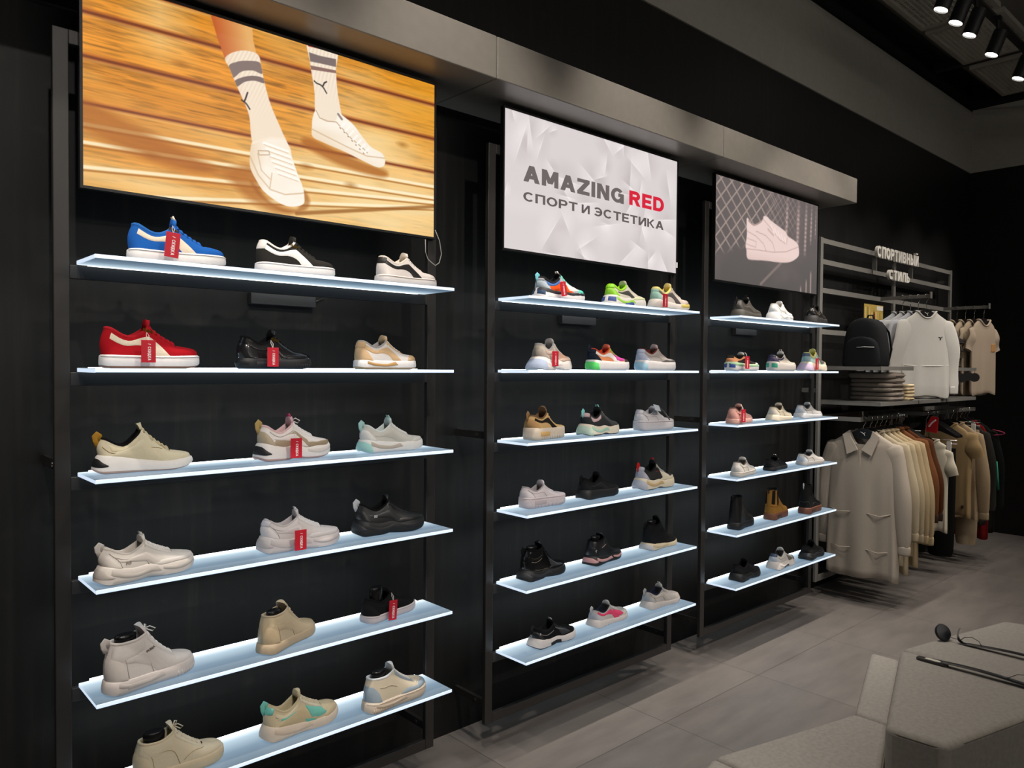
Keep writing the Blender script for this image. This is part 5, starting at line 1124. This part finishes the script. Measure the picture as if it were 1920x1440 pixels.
for k, (x, nm, lb, c_, s_, h_, l_, cf, sd) in enumerate(rest):
    on_rail(x, 'black hanger holding the %s' % lb, cat_mark=False)
    garment(nm, lb, 'shirt' if nm == 'shirt' else 'sweatshirt', GL, x, 2.231, 1.195, -PI/2, c_, sh=s_, hem=h_, ln=l_, slen=.68+.02*k, flare=.06, seed=3, sr=.075, thin=.49, cuff=cf)
for k, (x, lb, c_) in enumerate(((5.745, 'caramel brown puffy sleeved jacket, front one of the two brown jackets', '6b4328'), (5.835, 'dark brown jacket right behind the caramel brown jacket', '4e2c17'))):
    on_rail(x, 'black hanger holding the %s' % lb, cat_mark=False)
    garment('jacket', lb, 'jacket', GL, x, 2.231, 1.20, -PI/2, c_, sh=.215, hem=.215, ln=.66, slen=.60, flare=.07, seed=3, thin=.50, sr=.085, cuff='3a2a22', kind='suede', hemband='3f2a20')
on_rail(6.45, 'black hanger holding the white t-shirt between brown jackets and tan t-shirt', drop=.20, hw=.11)
garment('t_shirt', 'white cotton t-shirt hanging between the brown jackets and the tan t-shirt', 't-shirt', GL, 6.45, 2.231, 1.075, -PI/2, 'bfb6a4', sh=.165, hem=.165, ln=.72, sleeve='short', seed=14, sr=.055)
on_rail(6.86, 'black hanger holding the tan t-shirt', cat_mark=False)
garment('t_shirt', 'tan t-shirt with small dark hem label on the far rail', 't-shirt', GL, 6.86, 2.231, 1.185, -PI/2, '8f7856', sh=.205, hem=.205, ln=.76, sleeve='short', seed=3, thin=.55, sr=.075, extras=[flat_piece('hem_label', [(.15, -.66), (.165, -.66), (.165, -.685), (.15, -.685)], -.052, -.03, '2b2620')])
on_rail(7.02, 'black hanger holding the beige long sleeved sweater', cat_mark=False)
garment('sweatshirt', 'beige sweater with ribbed hem and long sleeves beside the tan t-shirt', 'sweatshirt', GL, 7.02, 2.231, 1.185, -PI/2, '988469', sh=.205, hem=.215, ln=.80, slen=.74, flare=.045, seed=3, thin=.55, sr=.07, cuff='98866b', hemband='9b8970')
on_rail(7.24, 'black hanger holding the charcoal coat', cat_mark=False)
garment('coat', 'charcoal grey coat hanging behind the beige sweater', 'coat', GL, 7.24, 2.231, 1.185, -PI/2, '2b2926', sh=.20, hem=.21, ln=.86, slen=.74, flare=.035, seed=17, thin=.46, sr=.07)
on_rail(7.42, 'black hanger holding the black jacket with a teal stripe', cat_mark=False)
garment('jacket', 'black jacket with a teal sleeve stripe at the end of the far rail', 'jacket', GL, 7.42, 2.231, 1.185, -PI/2, '121412', sh=.205, hem=.22, ln=.95, slen=.74, flare=.04, seed=17, thin=.46, sr=.07, extras=[strokes('sleeve_stripe', [[(.238, -.042, -.34), (.248, -.04, -.46), (.256, -.036, -.58)]], .010, '2f8f78'), strokes('pink_strap_loop', [[(.20+.09*math.sin(PI*k/10), -.02, -.075-.05*k/10) for k in range(11)]], .005, '9c3f58')])
on_rail(7.335, 'black hanger holding the dark red hoodie', cat_mark=False)
garment('hoodie', 'dark red hoodie showing low behind the beige trousers at the end of the rail', 'hoodie', GL, 7.335, 2.231, 1.185, -PI/2, '6a0f12', sh=.19, hem=.20, ln=1.0, sleeve=None, seed=17, thin=.44)
def trousers(lab, x, y, ztop, colr, w, ln, dep, rz, clip_lab):
    t = thing('trousers', lab, 'trousers', (x, y, ztop), rz, GL); mt = M(colr, 'fabric')
    MB().rings([[(a*w, b*dep, zz) for a, b in [(math.cos(2*PI*i/28), math.sin(2*PI*i/28)) for i in range(28)]] for zz in (0, -.045)]).build('waistband', mt, t, smooth=True, auto=50)
    for sd in (-1, 1):
        R = [[(sd*w*.5+a*w*.52*s_, b*dep*(1+.25*math.sin(9*zz+2*a)), -zz) for a, b in [(math.cos(2*PI*i/20), math.sin(2*PI*i/20)) for i in range(20)]] for zz, s_ in ((.03, .95), (.15, 1.0), (.3, 1.0), (ln*.6, .98), (ln*.85, .95), (ln-.05, .92), (ln, .80))]
        MB().rings(R).build('leg', mt, t, smooth=True, auto=60)
    c = thing('clip_hanger', clip_lab, 'hanger', (x, y, ztop+.035), rz, 'chrome clip hangers')
    MB().tube([(-w*1.05, -.004, 0), (w*1.05, -.004, 0)], .004, 6).tube([(-w*1.05, -.004, .028), (w*1.05, -.004, .028)], .003, 6).build('bar', chrome, c, smooth=True)
    for sd in (-1, 1): MB().box(sd*w*.8-.016, sd*w*.8+.016, -dep-.004, -dep+.004+.004, -.062, .018).build('clip', M('d4d2ce', 'plain', .3), c, bevel=.002)
    MB().tube([(0, 0, .03), (0, 0, ZR-ztop-.055), (.016, 0, ZR-ztop-.05), (.018, 0, ZR-ztop-.035), (.006, 0, ZR-ztop-.022), (-.010, 0, ZR-ztop-.026)], .0025, 6).build('hook', chrome, c, smooth=True)
trousers('black trousers clipped between the cream shirts and the brown jackets', 5.70+.34, 2.30, 1.10, '0d0d0e', .17, .92, .035, -PI/2, 'chrome clip hanger on the near rail')
trousers('beige trousers clipped on the far rail, hanging lowest', 7.12, 2.22, 1.12, '9d8b73', .17, .96, .04, -PI/2, 'chrome clip hanger at the far end of the rails')
trousers('black trousers hanging under the tan t-shirt', 6.60, 2.26, 1.00, '0b0b0b', .20, .86, .035, -PI/2, 'chrome clip hanger above the white t-shirt')
tg_ = thing('red_size_tag', 'red triangular tag with white mark on the far rail', 'tag', (6.53, 2.215, 1.195), -PI/2)
MB().add([(-.055, -.004, -.065), (.04, -.004, -.08), (.05, -.004, .045), (-.005, -.004, .055), (-.055, .0, -.065), (.04, .0, -.08), (.05, .0, .045), (-.005, .0, .055)], [(0, 1, 2, 3), (7, 6, 5, 4), (0, 4, 5, 1), (1, 5, 6, 2), (2, 6, 7, 3), (3, 7, 4, 0)]).build('card', M('b3141c', 'card'), tg_)
MB().tube([(-.022, -.0055, -.03), (.0, -.0055, .0), (.03, -.0055, .025)], .006, 6).build('white_mark', M('e6dede', 'card'), tg_)
# spare black hangers on the rails
for k in range(5): hanger(5.885+.022*k, 2.231, ZR, -PI/2, 'empty black hanger in the row of spare hangers on the near rail', 'spare hangers near rail', cat_mark=False, hw=.19)
for k in range(5): hanger(6.56+.030*k, 2.231, ZR, -PI/2, 'empty black hanger in the row of spare hangers on the far rail', 'spare hangers far rail', cat_mark=False, hw=.19)
# sweatshirts on the near arm, t-shirts on the far arm
ORDN = ['front', 'second', 'third', 'rearmost']
for k, yy in enumerate((2.165, 2.222, 2.279, 2.336)):
    hanger(6.22, yy, 2.1872, -.46, 'black hanger on the near arm holding the %s sweatshirt' % ORDN[k], 'hangers on the near arm', drop=.113)
    ex = [strokes('chest_seam', [[(-.205, -.011, -.415), (-.1, -.0185, -.42), (.1, -.0185, -.42), (.205, -.011, -.415)]], .003, 'dcd9d3'), strokes('chest_logo', [[(.105, -.018, -.20), (.125, -.017, -.205), (.14, -.016, -.198)], [(.125, -.017, -.205), (.118, -.018, -.222)]], .004, '4a4a4a')] if k == 0 else [strokes('chest_seam', [[(-.205, -.011, -.415), (-.1, -.0185, -.42), (.1, -.0185, -.42), (.205, -.011, -.415)]], .003, 'b9b7b4')]
    garment('sweatshirt', ['pale grey crew neck sweatshirt with small chest logo, front of the near arm', 'grey white sweatshirt hanging second on the near arm', 'grey white sweatshirt hanging third on the near arm', 'grey white sweatshirt at the back of the near arm next to the poster'][k], 'sweatshirt', 'sweatshirts on the near arm', 6.22, yy, 2.065, -.46, ['c2bfb9', 'a9abb0', 'adadae', 'a5a8ae'][k], sh=.23, hem=.225, ln=.655, slen=.585, flare=.045, seed=30, sr=.075, cuff='bcb9b3', hemband=['bebbb5', 'a6a8ac', 'a9a9aa', 'a3a6ab'][k], extras=ex, depth=.05, thin=.28)
TN = ['cream t-shirt with small orange chest print, front of the far arm', 'cream t-shirt hanging second on the far arm', 'cream t-shirt hanging third on the far arm', 'cream t-shirt at the back of the far arm behind the dark hats']
for k, yy in enumerate((2.175, 2.25, 2.32, 2.39)):
    hanger(7.61, yy, 2.1872, -.19, 'black hanger on the far arm holding the %s t-shirt' % ORDN[k], 'hangers on the far arm', drop=.113, cat_mark=False)
    ex = [flat_piece('chest_print', [(.085, -.215), (.155, -.215), (.155, -.285), (.085, -.285)], -.027, -.016, 'b98a58')] if k == 0 else []
    garment('t_shirt', TN[k], 't-shirt', 't-shirts on the far arm', 7.61, yy, 2.065, -.19, ['b09f8c', 'ab9a84', 'b3a28c', 'a8967f'][k], sh=.20, hem=.205, ln=.66, sleeve='short', seed=40, sr=.062, extras=ex, depth=.045, thin=.42)

# ------------------------------------------------------------------ goods on the rack shelves
bp = thing('backpack', 'black backpack standing on the upper rack shelf, strap towards the shoe wall', 'backpack', (5.41, 2.27, 1.6365), -PI/2+.05)
bk = M('17181a', 'fabric')
def rbox(w, d, h, top, mb, y0=0.0, z0=0.0):
    R = []
    for zz, s_ in ((0, .95), (.015, 1), (h*.35, .97), (h*.6, .91), (h*.78, .82), (h*.90, .66), (h*.97, .44), (h, .14)):
        R.append([(w*s_*math.copysign(abs(math.cos(a))**.55, math.cos(a)), y0+d*(.75+.25*s_)*math.copysign(abs(math.sin(a))**.6, math.sin(a)), z0+zz) for a in [2*PI*i/40 for i in range(40)]])
    return mb.rings(R)
rbox(.148, .085, .335, 0, MB()).build('body', bk, bp, smooth=True, auto=70)
rbox(.125, .035, .20, 0, MB(), -.082, .004).build('front_pocket', M('131417', 'fabric'), bp, smooth=True, auto=70)
MB().tube([(-.02, -.1185, .13), (.03, -.1185, .133), (.095, -.113, .13)], .0026, 6).build('zip_piping', M('a9a9a8', 'plain'), bp, smooth=True)
for sd in (-1, 1): MB().tube([(sd*.07, .075, .31), (sd*.11, .115, .24), (sd*.13, .115, .12), (sd*.12, .085, .02)], .013, 8, flat=.4).build('shoulder_strap', bk, bp, smooth=True)
MB().tube([(-.025, .07, .325), (-.015, .075, .36), (.015, .075, .36), (.025, .07, .325)], .006, 6).build('grab_handle', bk, bp, smooth=True)
ps = thing('poster', 'small golden poster with a red figure behind the backpack', 'poster', (6.03, 2.478, 2.0), -.02)
MB().box(-.165, .165, -.002, .002, -.125, .115).build('card', M('b79b4f', 'card'), ps)
rngp = random.Random(5)
for k in range(9):
    xx = -.15+.036*k; MB().box(xx, xx+.008+.010*rngp.random(), -.0032, -.0021, -.12+.03*rngp.random(), .05+.05*rngp.random()).build('streak', M(['d9c274', '9a8444', 'e3d08a'][k % 3], 'card'), ps)
MB().box(.05, .16, -.0034, -.0022, .075, .108).build('white_caption', M('dcd6cc', 'card'), ps)
MB().rings([[(.0+.024*s_*math.cos(a), -.006, zz+.0) for a in [2*PI*i/12 for i in range(12)]] for zz, s_ in ((-.06, .5), (-.03, 1), (.0, .9), (.03, .55), (.06, .2))]).build('red_figure', M('a33420', 'card'), ps)
MB().add([(-.05, -.0045, -.12), (.05, -.0045, -.12), (.02, -.0045, -.06), (-.02, -.0045, -.06), (-.05, -.0022, -.12), (.05, -.0022, -.12), (.02, -.0022, -.06), (-.02, -.0022, -.06)], [(0, 1, 2, 3), (7, 6, 5, 4), (0, 4, 5, 1), (1, 5, 6, 2), (2, 6, 7, 3), (3, 7, 4, 0)]).build('white_base', M('d9d3c6', 'card'), ps)
def folded(lab, grp, x, y, z, w, d, h, colr, rz, seed, name='folded_sweater', cat='sweater'):
    rng = random.Random(seed); p1, p2 = rng.uniform(0, 6), rng.uniform(0, 6); R = []
    for s_, zz in ((.5, 0), (.93, .001), (1.0, h*.3), (1.0, h*.7), (.95, h*.95), (.6, h), (.1, h)):
        R.append([(w*s_*(1+.03*math.sin(3*a+p1))*math.copysign(abs(math.cos(a))**.45, math.cos(a)), d*s_*(1+.03*math.sin(2*a+p2))*math.copysign(abs(math.sin(a))**.45, math.sin(a)), zz*(1+.18*math.sin(2*a+p1)*(zz > h*.5)*0)) for a in [2*PI*i/44 for i in range(44)]])
    t = thing(name, lab, cat, (x, y, z), rz, grp)
    MB().rings(R).build('folded_body', M(colr, 'fabric'), t, smooth=True, auto=70)
    fold = [(w*.985, -d*.55, h*.5), (w*1.005, 0, h*.52), (w*.985, d*.55, h*.5)]
    MB().tube([(-w*.6, -d*1.0, h*.5), (0, -d*1.01, h*.54), (w*.6, -d*1.0, h*.5)], .0028, 5).tube(fold, .0028, 5).build('fold_line', M(colr, 'fabric', .99), t, smooth=True)
NM = ['lowest', 'second from the bottom', 'third from the bottom', 'fourth from the bottom', 'fifth from the bottom', 'topmost']
zc = 1.3955
for k in range(6):
    h = .031 if k < 5 else .042
    folded('taupe folded sweater, %s in the stack on the lower rack shelf' % NM[k], 'stack of taupe folded sweaters', 5.585+.008*math.sin(k*2), 2.262+.012*math.sin(k*3.1), zc, .135 if k < 5 else .15, .155 if k < 5 else .165, h, ['7d746c', '857b72', '80776e', '8a7f75', '81776d', '8b8076'][k], .06*math.sin(k*1.7), 60+k); zc += h+.0006
zc = 1.3955
for k in range(5):
    folded('cream folded t-shirt, %s in the small stack beside the taupe stack' % NM[k if k < 4 else 5], 'stack of cream folded t-shirts', 5.80+.004*math.sin(k), 2.185, zc, .062, .085, .023, ['c9b48f', 'd0bd9b', 'c9b591', 'd3c09e', 'd0bf9f'][k], .04*math.sin(k*2), 70+k, 'folded_t_shirt', 't-shirt'); zc += .0236
zc = 1.6365
for k in range(4):
    t = thing('folded_hat', 'dark grey folded hat, %s in the pile on the upper rack shelf' % ['lowest', 'second from the bottom', 'third from the bottom', 'topmost'][k], 'hat', (6.78+.006*k, 2.22-.006*k, zc), -.4, 'pile of dark hats')
    R = [[(.13*s_*math.cos(a), .11*s_*math.sin(a), zz) for a in [2*PI*i/28 for i in range(28)]] for s_, zz in ((.6, 0), (.95, .006), (1, .022), (.93, .042), (.7, .056), (.3, .061))]
    MB().rings(R).build('crown', M('35332f' if k < 3 else '241f20', 'fabric'), t, smooth=True, auto=70)
    MB().tube([(.128*math.cos(a), .108*math.sin(a), .012) for a in [PI+PI*i/12 for i in range(13)]], .006, 6).build('brim_edge', M('2a2826', 'fabric'), t, smooth=True)
    zc += .0618
for k, (x, z) in enumerate(((6.80, 1.553), (6.965, 1.565), (7.13, 1.556))):
    t = thing('round_hang_tag', 'round black disc hanging under the upper rack shelf, %s of three' % ['left', 'middle', 'right'][k], 'tag', (x, 2.0972, z), 0, 'round black hang tags')
    MB().cyl((-.0028, -.0011, 0), (.0028, .0011, 0), .037, 28).build('disc', M('0d0b0b', 'plain', .6), t, smooth=True, auto=40)
    MB().tube([(0, 0, .036), (0, 0, 1.6096-z)], .0012, 5).build('string', M('1a1818', 'plain'), t)

# ------------------------------------------------------------------ faceted felt bench
felt = M('8b867f', 'felt')
def module(pts, h, lab):
    cx_ = sum(p[0] for p in pts)/len(pts); cy2 = sum(p[1] for p in pts)/len(pts)
    t = thing('bench_module', lab, 'bench', (cx_, cy2, 0), 0, 'grey felt bench modules')
    q = [(a-cx_, b-cy2) for a, b in pts]
    o = MB().prism(q, .004, h).build('upholstery', felt, t, bevel=.022, seg=4, smooth=True, auto=35)
    n = len(q); ins = []
    for i in range(n):
        a, b, c = Vector(q[i-1]), Vector(q[i]), Vector(q[(i+1) % n])
        d1, d2 = (a-b).normalized(), (c-b).normalized()
        ins.append((b.x+(d1.x+d2.x)*.004, b.y+(d1.y+d2.y)*.004))
    loop = []
    for i in range(n):
        a, b = Vector(ins[i]), Vector(ins[(i+1) % n])
        for k in range(8): p = a.lerp(b, (k+.5)/8*.86+.07); loop.append((p.x, p.y, h-.016))
    MB().tube(loop, .0042, 6, closed=True).build('seam_piping', M('746e66', 'felt'), t, smooth=True)
g = .004
module([(2.520, .976), (3.275-g, 1.212), (3.275-g, .612), (2.532, .800)], .47, 'high grey felt bench block nearest the camera, carrying the long shoehorn with a paper label')
module([(3.275+g, 1.212), (3.50, 1.165), (4.004, 1.042), (4.025, .985), (4.02, .79), (3.275+g, .612)], .47, 'high grey felt bench block at the back, carrying the shoehorn with a black disc')
module([(2.300+g, 1.465), (3.015-g, 1.284), (3.015-g, 1.150), (2.535, .997), (2.300+g, .950)], .26, 'low grey felt bench block in front of the high block')
module([(3.015+g, 1.284), (3.725, 1.515), (3.725, 1.375), (3.015+g, 1.150)], .26, 'low grey felt bench block half hidden behind the high block')
module([(2.300-g, 1.465), (1.60, 1.285), (1.60, 1.10), (2.300-g, .950)], .26, 'low grey felt bench block cut by the lower picture edge')
stl = M('8b8d92', 'steel', .25)
def shoehorn(lab, x, y0, y1, z, blacktip, paper):
    t = thing('shoehorn', lab, 'shoehorn', (x, (y0+y1)/2, z), 0, 'long shoehorns on the bench'); hl = (y0-y1)/2
    R = []
    for k in range(13):
        u = k/12; yy = hl-2*hl*u; w = .0135+.004*u; lift = .003+.012*math.sin(PI*u)
        R.append([(a*w, yy, lift+b) for a, b in ((-1, .0022), (-.4, 0), (.4, 0), (1, .0022), (1, .0042), (.4, .0022), (-.4, .0022), (-1, .0042))])
    MB().rings(R).build('blade', stl, t, smooth=True, auto=40)
    if blacktip:
        MB().rings([[(a*.0155, hl-.012+yy, b) for a, b in ((-s_, .001), (s_, .001), (s_, .011), (-s_, .011))] for yy, s_ in ((-.10, .6), (-.09, 1), (0, 1), (.012, .6))]).build('grip', M('2a2723', 'plain', .5), t, bevel=.002)
    if paper: MB().box(-.009, .009, hl-.085, hl-.03, .0115, .0122).build('paper_label', M('b9b3a6', 'card'), t)
    return t, hl
t1, hl = shoehorn('long steel shoehorn with hooked end, cord loop and black disc on the rear bench block', 3.52, 1.045, .62, .4705, False, False)
MB().rings([[(a, hl+yy, zz+b) for a, b in ((-.012, 0), (.012, 0), (.012, .0022), (-.012, .0022))] for yy, zz in ((-.004, .003), (.014, .004), (.028, .014), (.033, .030), (.030, .050), (.026, .062))]).build('hooked_end', stl, t1, smooth=True, auto=40)
MB().tube([(.004, hl-.055, .012), (.022, hl-.04, .022), (.03, hl-.012, .030), (.016, hl+.012, .026), (.0, hl+.022, .016)], .0016, 6).tube([(.0, hl+.022, .016), (-.004, hl+.05, .018), (.006, hl+.085, .020)], .0014, 6).build('cord', M('17161a', 'plain'), t1, smooth=True)
dsc = MB(); dq = Matrix.Rotation(math.radians(64), 3, Vector((.86, -.5, .0)).normalized())
dsc.rings([[dq @ Vector((.036*s_*math.cos(a), .036*s_*math.sin(a), zz))+Vector((-.012, hl+.085, .034)) for a in [2*PI*i/28 for i in range(28)]] for s_, zz in ((.55, -.010), (.95, -.006), (1, .0), (.9, .006), (.3, .008))])
dsc.build('black_disc', M('131316', 'plain', .3), t1, smooth=True, auto=50)
t2, hl = shoehorn('long steel shoehorn with black grip and paper label on the near bench block', 3.208, 1.125, .70, .4705, True, True)
MB().tube([(.0, -.09, .013), (.03, -.12, .03), (.05, -.16, .034), (.03, -.19, .02), (.0, -.195, .012)], .0016, 6).build('cord', M('2a2626', 'plain'), t2, smooth=True)
